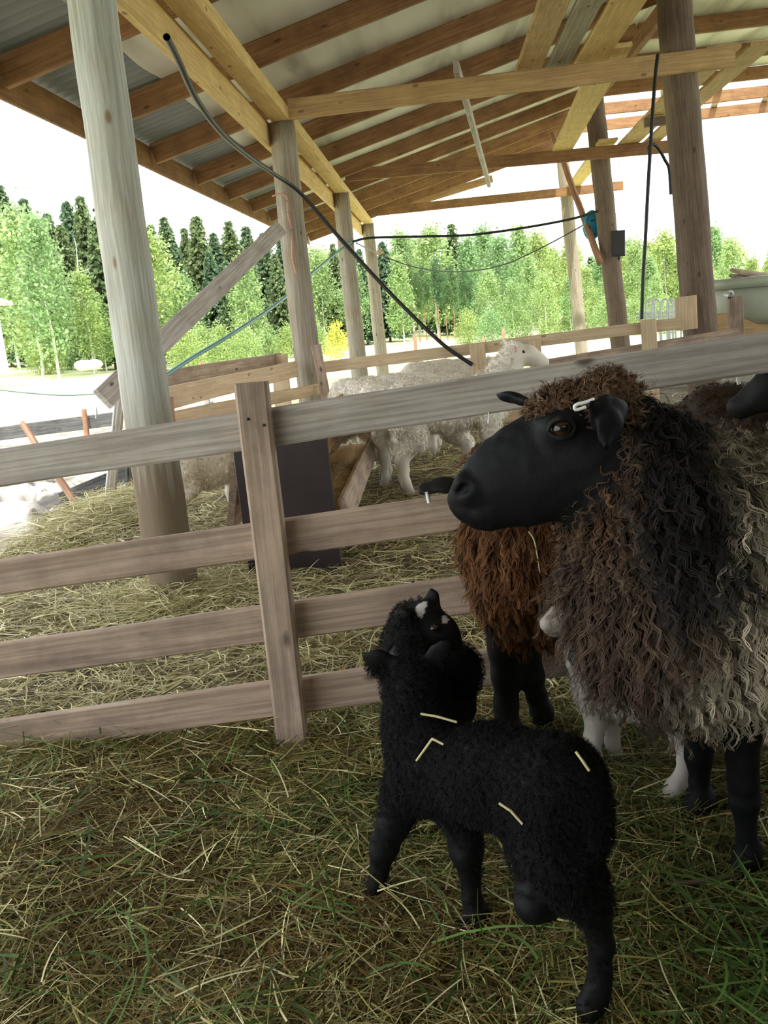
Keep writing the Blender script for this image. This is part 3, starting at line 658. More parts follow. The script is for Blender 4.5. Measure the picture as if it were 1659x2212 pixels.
V, Q = tube_np(np.array([pt+[.03, 0, 0], pt+[-.02, -.05, -.01], pt+[.0, -.08, -.02]]), .03, 10); add_obj('lamp', mk_mesh('lamp', V, Q), M_['steel'], tb)
tag(plank('wood_offcut', P(1592, 600, 8.25), P(1640, 604, 8.5), .16, .03, (0.2, -.3, 1), M_['mpole']), 'lower brown board lying on the rim of the green tub', 'board')
tag(plank('wood_offcut', P(1588, 591, 8.3)+[0, 0, .02], P(1672, 603, 8.55)+[0, 0, .02], .12, .03, (0.25, -.3, 1), M_['brown']), 'upper brown board lying on the rim of the green tub', 'board')
tag(plank('low_board_wall', P(1505, 720, 8.3), P(1800, 690, 8.3), .30, .04, (0, 1, 0), M_['tan']), 'light board wall under the green tub', 'board wall')
tag(plank('square_post', P(1592, 760, 8.0), P(1588, 640, 8.0), .11, .09, (0, 1, 0), M_['brown']), 'short brown post below the corner of the green tub', 'post')
tag(plank('cross_board', P(1470, 705, 8.35), P(1600, 684, 8.33), .08, .03, (0, 1, 0), M_['rust']), 'reddish board between the dark pole and the green tub', 'board')
hg = empty('feed_rack', P(1425, 690, 12.5), 'pale metal rack with hoops standing in the meadow', 'rack')
for k, px in enumerate((1405, 1417, 1437, 1450, 1462)):
    w = 9; pts = [P(px-w, 690, 12.5)*[1, 1, 0]+[0, 0, -.2], P(px-w, 690, 12.5), P(px-w, 660, 12.5), P(px-w*.6, 649, 12.5), P(px, 646, 12.5), P(px+w*.6, 649, 12.5), P(px+w, 660, 12.5), P(px+w, 690, 12.5), P(px+w, 690, 12.5)*[1, 1, 0]+[0, 0, -.2]]
    V, Q = tube_np(catmull(pts, 5), .016, 6); add_obj('hoop', mk_mesh('hoop', V, Q), M_['steel'], hg)
for py in (676, 684):
    V, Q = tube_np(np.array([P(1375, py+2, 12.5), P(1420, py, 12.5), P(1475, py-3, 12.5)]), .018, 6); add_obj('bar', mk_mesh('bar', V, Q), M_['steel'], hg)
rl = empty('pipe_railing', P(1540, 680, 13), 'thin dark pipe railing far behind at right', 'railing')
for py in (667, 676):
    V, Q = tube_np(np.array([P(1508, py+2, 13), P(1570, py-2, 13), P(1640, py-8, 13)]), .02, 6); add_obj('bar', mk_mesh('bar', V, Q), M_['box'], rl)
for px in (1536, 1562):
    V, Q = tube_np(np.array([P(px, 664, 13), P(px, 700, 13), P(px, 700, 13)*[1, 1, 0]+[0, 0, -.2]]), .02, 6); add_obj('baluster', mk_mesh('baluster', V, Q), M_['box'], rl)

# ================================================================== LEFT YARD
tag(plank('fallen_board', P(62, 1113, 5.6), P(300, 1012, 6.3), .125, .035, (0.1, -1, .5), M_['dark']), 'blackish weathered board lying slanted on the stones', 'board')
tag(log('leaning_stake', P(186, 1120, 5.1), P(50, 916, 5.9), .026, .022, M_['rust']), 'reddish brown stake leaning left over the stones', 'stake')
lg = empty('gate_post', P(235, 1095, 5.3), 'flat grey post with bright zinc edge beside the front pole', 'post')
plank('board', P(238, 1098, 5.3), P(262, 838, 5.3), .055, .03, (0, 1, 0), M_['grey'], lg)
V, Q = tube_np(np.array([P(226, 1098, 5.25), P(240, 960, 5.25), P(252, 842, 5.25)]), .009, 8); add_obj('metal_edge', mk_mesh('metal_edge', V, Q), M_['steel'], lg)
ff = empty('far_fence', P(150, 935, 9.6), 'single dark rail fence at the edge of the left yard', 'fence')
plank('rail', P(-40, 942, 9.6), P(245, 905, 9.6), .15, .03, (0, 1, 0), M_['dark'], ff)
plank('rail', P(360, 892, 9.8), P(462, 877, 9.8), .11, .03, (0, 1, 0), M_['grey'], ff)
plank('upright', P(190, 960, 9.5), P(181, 884, 9.5), .05, .04, (0, 1, 0), M_['rust'], ff)
plank('upright', P(452, 900, 9.7), P(446, 862, 9.7), .07, .04, (0, 1, 0), M_['grey'], ff)
tag(log('short_stake', P(282, 1085, 6.0), P(278, 1000, 6.0), .022, .02, M_['dark']), 'short dark stake just left of the front pole', 'stake')
for px0, py0, py1, d in ((897, 752, 722, 22), (1088, 735, 710, 22), (436, 800, 782, 14), (1045, 745, 728, 26)):
    tag(log('fence_stake', np.array([*P(px0, py0, d)[:2], float(field_z(P(px0, py0, d)[0:1], P(px0, py0, d)[1:2])[0])-.1]), P(px0-1, py1, d), .035, .03, M_['rust']), f'thin stake in the meadow {dict([(897,"just right of the farthest left pole"),(1088,"above the rear fence upright"),(436,"over the light pen boards"),(1045,"near the cable end")])[px0]}', 'stake', 'meadow stakes')
# pale boulders
def stone(px, py, r, sx=1.3, sz=.7, seed=0):
    c0 = G(px, py, -.13+.3*r); b0 = Body(); b0.cone(c0, r, c0+[r*(sx-1), .02, 0], r*.9, n=(0, 0, 1), s=sz)
    V, Q = b0.mesh(r/9, disp=lambda p: r*.22*vnoise(p, 1.6/r, seed)+r*.10*vnoise(p, 5/r, seed+1))
    return V, Q, c0
for k, (px, py, r, lab) in enumerate(((20, 1135, .22, 'largest pale boulder at the left edge under the top rail'), (45, 1190, .10, 'flat white stone lying against the hay mound'),
        (140, 1118, .12, 'pale stone under the slanted black board'), (212, 1085, .10, 'small pale stone left of the zinc edged post'),
        (262, 1068, .09, 'small grey stone close to the front pole'), (95, 1072, .15, 'pale stone behind the slanted black board'),
        (-15, 1075, .25, 'pale boulder cut by the left edge, farther back'), (200, 1040, .13, 'small stone between stake and zinc edged post'), (60, 1040, .16, 'rough pale stone behind the leaning stake foot'),
        (75, 1150, .09, 'rounded stone just left of the black board end'))):
    V, Q, c0 = stone(px, py, r, seed=20+k); tag(add_obj('boulder', mk_mesh('boulder', V-c0, Q), M_['stone'], loc=c0), lab, 'stone', 'pale stones in the left yard')
# sand heap in the meadow and white house corner
hp = P(180, 789, 36); b0 = Body(); b0.cone(hp, .45, hp+[.4, 0, 0], .4, n=(0, 0, 1), s=.62); V, Q = b0.mesh(.12, disp=lambda p: .12*vnoise(p, .9, 44))
tag(add_obj('sand_heap', mk_mesh('sand_heap', V-hp, Q), plain('dry_sand', (.8, .76, .66), .95, noise=(4, .1)), loc=hp), 'white heap of sand at the meadow edge left of the front pole', 'heap')
h0 = P(15, 790, 29.8); hz = P(14, 655, 29.8)[2]
hs = empty('farm_house', (h0[0], 28, h0[2]), 'white house corner at the left edge of the meadow', 'house')
plank('wall', (h0[0]-2.5, 28, h0[2]-.3), (h0[0]-2.5, 28, hz), 4.9, 3.6, (0, 1, 0), M_['house'], hs, n=3)
e0 = P(25, 657, 30.2); plank('roof_slab', (e0[0]-5.2, 28, e0[2]+2.4), (e0[0], 28, e0[2]), 4.6, .12, (.45, 0, 1), M_['roofing'], hs, n=3)
plank('corner_board', (h0[0]-.05, 29.85, h0[2]-.3), (h0[0]-.05, 29.85, hz), .12, .06, (0, 1, 0), M_['house'], hs, n=3)

# ================================================================== ANIMALS
def lerp3(a, b, t): return np.array(a)[None]*(1-t[:, None])+np.array(b)[None]*t[:, None]
def eyeball(name, c, r, parent, look, iris=(0.16, 0.075, 0.02), pupil=(0.004, 0.004, 0.004)):
    n, mth = 24, 16; V = []
    look = np.array(look, float); look /= np.linalg.norm(look); up = np.array([0, 0, 1.0]); sd = np.cross(look, up); sd /= np.linalg.norm(sd); up = np.cross(sd, look)
    cols = []
    for i in range(mth+1):
        th = math.pi*i/mth
        for k in range(n):
            ph = 2*math.pi*k/n; a, b_ = math.sin(th)*math.cos(ph), math.sin(th)*math.sin(ph)
            V.append(look*math.cos(th)+sd*a+up*b_)
            cols.append(pupil if (abs(a) < .56 and abs(b_) < .30 and th < 1.2) else (iris if th < .95 else (.03, .02, .015)))
    Q = []
    for i in range(mth):
        for k in range(n): Q.append((i*n+k, i*n+(k+1) % n, (i+1)*n+(k+1) % n, (i+1)*n+k))
    return add_obj(name, mk_mesh(name, np.array(V)*r, Q, cols=cols), M_['eye'], parent, c)
def wmesh(name, base, V, Q, cols, mat, parent=None):
    o = add_obj(name, mk_mesh(name, V-base, Q, cols=cols), mat, parent, None)
    if parent is None: o.location = base
    else: o.location = base   # world place; parent inverse keeps it
    return o

# ------------------------------------------------------------------ the big ewe
YE = 1.52
base = np.array([0.62, 1.53, 0.0])
B = Body()
e = lambda px, py, r, y=YE: S(px, py, r, y)
sq = dict(n=(0.12, 1, 0), s=.66)
def hc(p0, p1, k=.03, **kw):
    (a, ra), (b_, rb) = e(*p0), e(*p1); B.cone(a, ra, b_, rb, k, **(kw or sq))
for q0, q1 in zip([(1006, 1078, 33), (1044, 1068, 58), (1091, 1038, 77), (1138, 1018, 92)], [(1044, 1068, 58), (1091, 1038, 77), (1138, 1018, 92), (1188, 998, 110)]): hc(q0, q1, n=(.12, 1, 0), s=.60)
hc((1008, 1094, 14), (1045, 1107, 25), k=.02, n=(.12, 1, 0), s=.75)
hc((1045, 1105, 27), (1130, 1085, 40), k=.03)
hc((1188, 1010, 96), (1255, 975, 104), k=.04)
hc((1240, 925, 85), (1300, 930, 80))
hc((1200, 925, 34, 1.475), (1235, 915, 34, 1.475), k=.02, n=(0, 1, 0), s=.9)      # orbit
hc((1005, 1050, 26, 1.505), (1018, 1060, 26, 1.5), k=.012, n=(0, 1, 0), s=.9)    # nostril wing
hc((1290, 990, 100), (1400, 1110, 130), k=.05, n=(0, 1, 0), s=.8)
# trunk under the wool
tr0, tr1 = e(1470, 1220, 190)[0], np.array([1.08, 1.53, .60])
B.cone(tr0, .17, tr1, .18, .05)
hc((1400, 1110, 130), (1470, 1220, 190), k=.06, n=(0, 1, 0), s=.85)
# ears
def ear(pts, n, s=.28, k=.012):
    for (p0, p1) in zip(pts[:-1], pts[1:]):
        (a, ra), (b_, rb) = S(*p0), S(*p1); B.cone(a, ra, b_, rb, k, n=n, s=s)
ear([(1335, 893, 26, 1.44), (1308, 892, 34, 1.41), (1278, 876, 14, 1.385)], (-.5, 1, .25), .22)
ear([(1330, 895, 26, 1.43), (1318, 925, 28, 1.40), (1309, 966, 7, 1.385)], (-.5, 1, .15), .25)
ear([(1140, 870, 20, 1.60), (1105, 858, 22, 1.63), (1080, 852, 10, 1.64)], (.2, .5, 1), .35)
# legs
def leg(body, pts, k=.02):
    body.chain([S(*q) for q in pts], k)
leg(B, [(1588, 1430, 84, 1.45), (1600, 1580, 42, 1.45), (1606, 1690, 30, 1.44), (1608, 1730, 31, 1.44), (1612, 1800, 20, 1.44), (1618, 1840, 27, 1.44), (1612, 1866, 29, 1.435), (1604, 1884, 30, 1.43)], .012)
leg(B, [(1530, 1400, 80, 1.64), (1515, 1560, 38, 1.65), (1510, 1630, 29, 1.65), (1511, 1690, 20, 1.65), (1515, 1725, 27, 1.645), (1508, 1744, 29, 1.64), (1500, 1752, 26, 1.635)], .012)
for y in (1.42, 1.64):
    B.chain([(np.array([1.06, y, .5]), .12), (np.array([1.03, y, .36]), .075), (np.array([1.14, y, .25]), .035), (np.array([1.12, y, .10]), .024), (np.array([1.09, y, .03]), .033)], .03)
# nostril, mouth
a, _ = e(992, 1066, 1, 1.497); b_, _ = e(1003, 1054, 1, 1.487); c_, _ = e(1022, 1049, 1, 1.478); B.cone(a, .0045, b_, .0075, .006, sub=True); B.cone(b_, .0075, c_, .005, .006, sub=True)
m0 = [e(982, 1096, 1, 1.50)[0], e(1020, 1104, 1, 1.488)[0], e(1065, 1096, 1, 1.474)[0], e(1112, 1078, 1, 1.462)[0]]
for p, q in zip(m0[:-1], m0[1:]): B.cone(p, .0055, q, .0055, .006, sub=True)
V, Q = B.mesh(.0042, disp=lambda p: .0015*vnoise(p, 60, 3))
ewe = wmesh('sheep', base, V, Q, np.tile([[.0060, .0064, .0080]], (len(V), 1))*(1+.35*vnoise(V, 14, 5))[:, None], M_['hide'])
tag(ewe, 'big ewe with black face and shaggy dark brown to fawn fleece in the foreground', 'sheep', 'ewes in the near pen')
ec = P(1213, 925, 1.452); eyeball('eye', ec, .0195, ewe, (-.25, -1, .1), iris=(.04, .02, .008)); 
for o in ewe.children: o.parent = ewe; o.matrix_parent_inverse = ewe.matrix_basis.inverted()
# eyelids
for nm, pts in (('upper_eyelid', [(1184, 932), (1192, 914), (1212, 904), (1232, 908), (1243, 924)]), ('lower_eyelid', [(1184, 932), (1196, 942), (1214, 946), (1232, 941), (1243, 924)])):
    path = catmull([P(x, y, 1.436+.006*abs(x-1213)/30) for x, y in pts], 6)
    V, Q = tube_np(path, np.interp(np.linspace(0, 1, len(path)), [0, .5, 1], [.003, .0055, .003]), 8)
    wmesh(nm, base, V, Q, np.tile([[.012, .0115, .012]], (len(V), 1)), M_['hide'], ewe)
def eartag(base_o, pts, y, rad=.0028):
    path = catmull([P(x, yy, y) for x, yy in pts], 6); V, Q = tube_np(path, rad, 8); c0 = V.mean(0)
    o = add_obj('ear_tag', mk_mesh('ear_tag', V-c0, Q), M_['white'], base_o, c0); o['label'] = 'white plastic ear tag'; return o
eartag(ewe, [(1284, 862), (1268, 868), (1246, 874), (1241, 880), (1246, 885), (1266, 879)], 1.40)

# fleece
W = Body()
w = lambda px, py, r, y=1.53: S(px, py, r, y)
def wc(p0, p1, k=.06, **kw):
    (a, ra), (b_, rb) = w(*p0), w(*p1); W.cone(a, ra, b_, rb, k, **kw)
wc((1355, 975, 72), (1425, 1085, 140)); wc((1425, 1085, 140), (1490, 1215, 222))
wc((1335, 1120, 88), (1410, 1230, 150)); wc((1490, 1215, 222), (1510, 1290, 205))
wc((1440, 1350, 125), (1560, 1360, 130))
sA, sR = w(1490, 1215, 222); W.cone(sA, sR, np.array([1.02, 1.53, .60]), .215, .08)
wc((1178, 888, 22, 1.52), (1300, 880, 44, 1.52), k=.04)
wc((1300, 880, 44, 1.52), (1380, 940, 70, 1.53), k=.05)
FV, FQ = W.mesh(.009, disp=lambda p: .014*vnoise(p, 16, 11)+.007*vnoise(p, 38, 12))
def u_px(p):   # place on the ewe measured from the chest: 0 front .. 1 flank
    return p[:, 0]
def fleece_cols(p, r):
    n = vnoise(p, 9, 31); x = p[:, 0]; z = p[:, 2]
    t = sm(.30, .44, x+.05*n+.24*np.clip(.60-z, -.2, .4))            # toward fawn flank
    t = np.maximum(t, sm(.41, .47, x+.03*n)*.95)
    t = t*(.25+.75*sm(.27, .37, z+.03*n))
    black = sm(.27, .31, x+.03*n)*(1-sm(.385, .44, x+.03*n))*sm(.54, .64, z)
    brown_n = (1-sm(.25, .31, x))*sm(.60, .68, z)
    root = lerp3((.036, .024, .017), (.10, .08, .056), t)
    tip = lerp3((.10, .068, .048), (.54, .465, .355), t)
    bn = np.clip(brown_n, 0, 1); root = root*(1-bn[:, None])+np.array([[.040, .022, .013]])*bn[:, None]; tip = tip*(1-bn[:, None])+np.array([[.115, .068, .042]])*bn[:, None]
    bl = black[:, None]; root = root*(1-bl)+np.array([[.010, .009, .009]])*bl; tip = tip*(1-bl)+np.array([[.030, .028, .028]])*bl
    v = np.exp(r.normal(0, .28, len(p)))[:, None]
    return root*v, tip*v
r = np.random.default_rng(101)
def near_weight(c): return 1.0+1.6*(c[:, 1] < 1.62)*(c[:, 0] < .85)
p, nn = sample_surface(FV, FQ, 8200, r, near_weight)
poll = (p[:, 2] > .845) & (p[:, 0] < .30)
rc_, tc_ = fleece_cols(p, r)
neckz = (p[:, 0] < .31) & (p[:, 2] > .6) & ~poll
flow = np.tile([[.22, 0, -1.0]], (len(p), 1)); flow[neckz] = [.35, 0, -1]; 
front = (p[:, 2] < .5); flow[front] = [.30, 0, -1]
def on_face(c): return (c[:, 0] < .225+(c[:, 2]-.70)*.42) & (c[:, 1] < 1.60) & (c[:, 2] > .675) & (c[:, 2] < .86)
keep = ~on_face(p)
parts = []
g = keep & ~poll
ln = np.where(neckz, .045, np.where(p[:, 2] > .76, .055, .115))
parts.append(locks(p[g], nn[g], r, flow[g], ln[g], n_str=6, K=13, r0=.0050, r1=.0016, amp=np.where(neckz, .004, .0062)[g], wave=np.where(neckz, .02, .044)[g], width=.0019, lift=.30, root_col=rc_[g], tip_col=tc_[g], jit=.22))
# stray curls standing out of the outline
q, qn = sample_surface(FV, FQ, 1500, r, near_weight); a_, b2 = fleece_cols(q, r); kp = ~on_face(q)
parts.append(locks(q[kp], qn[kp], r, np.tile([[.3, 0, -1.0]], (kp.sum(), 1)), .055, n_str=3, K=10, r0=.003, r1=.002, amp=.007, wave=.03, width=.0012, lift=1.3, root_col=a_[kp], tip_col=b2[kp]*1.1, jit=.5))
# curly poll
W2w = lambda c: ((c[:, 2] > .835) & (c[:, 0] < .32) & (c[:, 0] > .09))*1.0
q, qn = sample_surface(FV, FQ, 1300, r, W2w)
pc1 = np.tile([[.040, .023, .013]], (len(q), 1)); pc2 = np.tile([[.21, .125, .078]], (len(q), 1))*np.exp(r.normal(0, .3, len(q)))[:, None]
parts.append(locks(q, qn, r, np.tile([[-.35, -.3, -.2]], (len(q), 1))+r.normal(0, .5, (len(q), 3)), .029, n_str=4, K=12, r0=.003, r1=.002, amp=.0055, wave=.018, width=.0013, lift=1.5, root_col=pc1, tip_col=pc2, jit=.5))
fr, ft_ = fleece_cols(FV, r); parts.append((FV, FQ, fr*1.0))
V, Q, C = join_np(parts)
wmesh('fleece', base, V, Q, C, M_['wool'], ewe)['label'] = 'shaggy curly fleece, dark at the shoulder and fawn on the flank'

# ------------------------------------------------------------------ brown ewe behind her
yb = 1.93
base = np.array([0.45, 1.93, 0.0]); B = Body()
B.cone(S(1180, 1180, 90, yb)[0], .09, np.array([.86, 1.94, .56]), .13, .05)
B.cone(*S(1065, 1020, 42, 1.86), *S(1035, 1075, 48, 1.80), .03); B.cone(*S(1035, 1075, 48, 1.80), *S(1035, 1110, 30, 1.74), .03)
B.cone(*S(1065, 1030, 60, 1.88), *S(1150, 1130, 85, yb), .04)
for p0, p1 in (((1010, 1052, 16, 1.80), (960, 1046, 24, 1.79)), ((960, 1046, 24, 1.79), (922, 1055, 17, 1.79)), ((922, 1055, 17, 1.79), (908, 1068, 6, 1.79))):
    (a, ra), (b_, rb) = S(*p0), S(*p1); B.cone(a, ra, b_, rb, .01, n=(.1, -.5, 1), s=.3)
B.chain([S(1092, 1300, 60, 1.96), S(1094, 1400, 38, 1.97), S(1095, 1455, 32, 1.97), S(1093, 1520, 24, 1.98), S(1096, 1580, 30, 1.98), (np.array([.10, 1.98, .02]), .033)], .02)
B.chain([S(1130, 1330, 55, 2.0), S(1130, 1410, 36, 2.0), S(1145, 1460, 28, 2.0), S(1160, 1505, 20, 2.03), S(1170, 1535, 23, 2.05), (np.array([S(1174, 1560, 1, 2.06)[0][0], 2.06, .014]), .026)], .02)
for y in (1.88, 2.02): B.chain([(np.array([.84, y, .5]), .1), (np.array([.84, y, .36]), .06), (np.array([.92, y, .25]), .032), (np.array([.9, y, .1]), .022), (np.array([.87, y, .03]), .03)], .03)
V, Q = B.mesh(.006)
bew = wmesh('sheep', base, V, Q, np.tile([[.013, .012, .012]], (len(V), 1)), M_['hide'])
tag(bew, 'reddish brown woolly sheep standing half hidden behind the big ewe', 'sheep', 'ewes in the near pen')
W = Body()
def bc(p0, p1, k=.05):
    (a, ra), (b_, rb) = S(*p0), S(*p1); W.cone(a, ra, b_, rb, k)
bc((1075, 1010, 60, 1.93), (1115, 1110, 85, yb)); bc((1110, 1140, 82, yb), (1112, 1260, 76, yb)); bc((1112, 1260, 74, yb), (1118, 1340, 46, 1.96))
bc((1110, 1180, 100, yb), (1210, 1220, 130, 1.94)); W.cone(*S(1210, 1200, 150, 1.94), np.array([.84, 1.94, .56]), .16, .06)
FV, FQ = W.mesh(.009, disp=lambda p: .012*vnoise(p, 15, 51)+.006*vnoise(p, 34, 52))
def brown_cols(p, r):
    n = vnoise(p, 8, 55); t = sm(-.3, .5, n)
    root = lerp3((.030, .014, .007), (.060, .026, .011), t); tip = lerp3((.085, .036, .015), (.19, .085, .035), t)
    v = np.exp(r.normal(0, .22, len(p)))[:, None]; return root*v, tip*v
r = np.random.default_rng(102)
p, nn = sample_surface(FV, FQ, 3600, r, lambda c: 1+2.0*(c[:, 0] < .3)*(c[:, 1] < 2.0)); a_, b2 = brown_cols(p, r)
parts = [locks(p, nn, r, np.tile([[.05, 0, -1.0]], (len(p), 1)), .05, n_str=6, K=9, r0=.006, r1=.0015, amp=.003, wave=.035, width=.0018, lift=.35, root_col=a_, tip_col=b2, jit=.25), (FV, FQ, brown_cols(FV, r)[0])]
V, Q, C = join_np(parts); wmesh('fleece', base, V, Q, C, M_['wool'], bew)['label'] = 'reddish brown clumpy fleece'
eartag(bew, [(921, 1062), (924, 1072), (927, 1086)], 1.775, .004)

# ------------------------------------------------------------------ lambs
def fuzz(V, Q, n, r, length, col, tip, width=.0011, n_str=3, amp=.0022, wave=.012, weight=None, flow=(.1, -.1, -1), lift=.9, jit=.5):
    p, nn = sample_surface(V, Q, n, r, weight)
    c = np.tile([col], (n, 1))*np.exp(r.normal(0, .25, n))[:, None]; t = np.tile([tip], (n, 1))*np.exp(r.normal(0, .25, n))[:, None]
    return locks(p, nn, r, np.tile([flow], (n, 1)).astype(float), length, n_str=n_str, K=6, r0=.0035, r1=.0015, amp=amp, wave=wave, width=width, lift=lift, root_col=c, tip_col=t, jit=jit)
BK, BT = (.0048, .0047, .0054), (.011, .0105, .0112)
base = np.array([.03, 1.29, 0.0]); B = Body()
L = lambda *q: S(*q)
B.chain([L(1212, 1676, 84, 1.17), L(1070, 1674, 90, 1.28), L(938, 1660, 86, 1.40)], .05)
B.chain([L(938, 1640, 80, 1.40), L(908, 1560, 62, 1.43), L(898, 1490, 50, 1.45)], .05)
B.chain([L(893, 1455, 50, 1.46), L(887, 1432, 40, 1.51), L(880, 1425, 26, 1.57)], .04)
for pts in ([(856, 1456, 20, 1.455), (832, 1438, 27, 1.45), (808, 1424, 18, 1.445), (784, 1411, 3, 1.445)], [(920, 1446, 18, 1.45), (941, 1420, 18, 1.44), (957, 1402, 12, 1.435), (972, 1383, 3, 1.435)]):
    for p0, p1 in zip(pts[:-1], pts[1:]):
        (a, ra), (b_, rb) = S(*p0), S(*p1); B.cone(a, ra, b_, rb, .012, n=(.1, 1, .2), s=.35)
B.chain([L(880, 1715, 52, 1.41), L(850, 1778, 31, 1.41), L(830, 1830, 24, 1.42), L(820, 1880, 20, 1.42)], .03)
B.chain([L(820, 1880, 20, 1.42), L(815, 1912, 22, 1.42), L(814, 1936, 21, 1.415)], .008)
B.chain([L(1000, 1760, 48, 1.35), L(1008, 1835, 30, 1.34), L(1014, 1890, 24, 1.34)], .03)
B.chain([L(1014, 1890, 24, 1.34), L(1020, 1942, 21, 1.335), L(1030, 1975, 28, 1.33), L(1014, 1996, 27, 1.325)], .008)
B.chain([L(1200, 1740, 82, 1.15), L(1212, 1850, 62, 1.14), L(1250, 1920, 46, 1.14), L(1286, 1975, 34, 1.13)], .04)
B.chain([L(1286, 1975, 34, 1.13), L(1300, 2040, 29, 1.13), L(1296, 2100, 25, 1.135), L(1290, 2135, 26, 1.13), L(1284, 2160, 29, 1.12), L(1272, 2178, 27, 1.11)], .008)
B.chain([L(1155, 1760, 66, 1.21), L(1168, 1850, 52, 1.23), L(1185, 1905, 40, 1.23), L(1178, 1930, 33, 1.22), L(1156, 1945, 27, 1.20), L(1146, 1958, 22, 1.19)], .04)
B.chain([L(1268, 1690, 30, 1.13), L(1282, 1750, 22, 1.12), L(1286, 1805, 15, 1.12), L(1284, 1828, 8, 1.12)], .03)
V, Q = B.mesh(.0045, disp=lambda p: .0018*vnoise(p, 42, 61)+.001*vnoise(p, 90, 62))
lamb = wmesh('lamb', base, V, Q, np.tile([BK], (len(V), 1)), M_['hide'])
tag(lamb, 'black lamb in the foreground seen from behind with straws on its back', 'lamb', 'black lambs')
r = np.random.default_rng(103)
hoofy = lambda c: (1.0*sm(.16, .24, c[:, 2])+.05)*np.where((c[:, 2] > .45) & ((c[:, 0] < -.116) | (c[:, 0] > -.066)), 0, 1)
Vf, Qf, Cf = fuzz(V, Q, 20000, r, .011, BK, BT, n_str=4, weight=hoofy, amp=.0016, wave=.009, width=.0009)
wmesh('woolly_coat', base, Vf, Qf, Cf, M_['wool'], lamb)
# straws on its back
for pts, lab in (([(909, 1542, 1.35), (945, 1548, 1.34), (987, 1560, 1.33)], 'dull straw lying across the black lamb shoulders'),
                 ([(900, 1643, 1.292), (918, 1618, 1.285), (934, 1596, 1.285), (958, 1608, 1.275)], 'bent pale straw on the side of the black lamb'),
                 ([(1244, 1624, 1.125), (1258, 1643, 1.115), (1273, 1665, 1.11)], 'short bright straw on the rump of the black lamb'),
                 ([(1078, 1735, 1.13), (1104, 1752, 1.12), (1129, 1780, 1.11)], 'thin pale straw on the thigh of the black lamb')):
    pth = [P(*q) for q in pts]; pth = np.array(pth); dens = np.concatenate([np.linspace(pth[i], pth[i+1], 5) for i in range(len(pth)-1)])
    V, Q = tube_np(dens, .0021, 6); c0 = V.mean(0)
    tag(add_obj('straw', mk_mesh('straw', V-c0, Q), plain('pale_straw', (.62, .55, .30), .5) if 'pale_straw' not in bpy.data.materials else bpy.data.materials['pale_straw'], loc=c0), lab, 'straw', 'straws stuck to the black lamb')
pth = np.array([P(1142, 1148, 1.79), P(1153, 1165, 1.785), P(1160, 1195, 1.78), P(1166, 1236, 1.78)]); V, Q = tube_np(catmull(pth, 5), .0018, 6); c0 = V.mean(0)
tag(add_obj('straw', mk_mesh('straw', V-c0, Q), bpy.data.materials['pale_straw'], loc=c0), 'curved yellow straw caught in the reddish brown fleece below the big ewe jaw', 'straw')
# second black lamb
base = np.array([-.07, 1.68, 0.0]); B = Body()
B.chain([L(922, 1340, 44, 1.62), L(958, 1368, 31, 1.605), L(984, 1392, 17, 1.595)], .02)
B.chain([L(893, 1350, 48, 1.65), L(882, 1400, 50, 1.67), L(895, 1470, 54, 1.70)], .03)
B.chain([L(900, 1480, 56, 1.70), L(905, 1500, 60, 1.85)], .03)
for pts in ([(925, 1325, 13, 1.63), (934, 1300, 15, 1.635), (935, 1284, 11, 1.635), (930, 1275, 5, 1.635)], [(888, 1325, 13, 1.585), (872, 1334, 18, 1.575), (860, 1350, 8, 1.575)]):
    for p0, p1 in zip(pts[:-1], pts[1:]):
        (a, ra), (b_, rb) = S(*p0), S(*p1); B.cone(a, ra, b_, rb, .008, n=(.4, 1, .2), s=.4)
for dx, y in ((0, 1.69), (-.085, 1.71)):
    q0 = S(936, 1470, 26, y)[0]+[dx, 0, 0]
    B.chain([(q0, .022), (q0+[.005, 0, -.10], .014), (q0+[.008, .0, -.19], .012), (np.array([q0[0]+.012, y, .03]), .016), (np.array([q0[0]+.012, y-.01, .008]), .019)], .02)
for dx in (-.04, .05): B.chain([(np.array([-.07+dx, 1.86, .25]), .06), (np.array([-.07+dx, 1.85, .16]), .035), (np.array([-.07+dx, 1.90, .11]), .018), (np.array([-.07+dx, 1.88, .02]), .018)], .02)
V, Q = B.mesh(.0045, disp=lambda p: .002*vnoise(p, 50, 71))
pw = [P(908, 1318, 1.60), P(963, 1337, 1.585), P(918, 1308, 1.61)]
C = np.tile([BK], (len(V), 1))
for q0, rr in zip(pw, (.009, .008, .006)):
    d = np.linalg.norm((V-q0)*np.array([1, .45, .8]), axis=1); C = np.where((d < rr)[:, None], np.array([[.55, .52, .5]]), C)
lamb2 = wmesh('lamb', base, V, Q, C, M_['hide'])
tag(lamb2, 'black lamb with white spots on its head, looking right behind the front lamb', 'lamb', 'black lambs')
eyeball('eye', P(938, 1358, 1.572), .0085, lamb2, (.3, -1, .1), iris=(.03, .025, .02))
Vf, Qf, Cf = fuzz(V, Q, 5000, r, .013, BK, BT, weight=lambda c: (1.0*(c[:, 2] > .2)*((c[:, 0] < -.075) | (c[:, 2] < .37))+.02)*((np.abs(c-pw[0]).max(1) > .02)))
wmesh('woolly_coat', base, Vf, Qf, Cf, M_['wool'], lamb2)
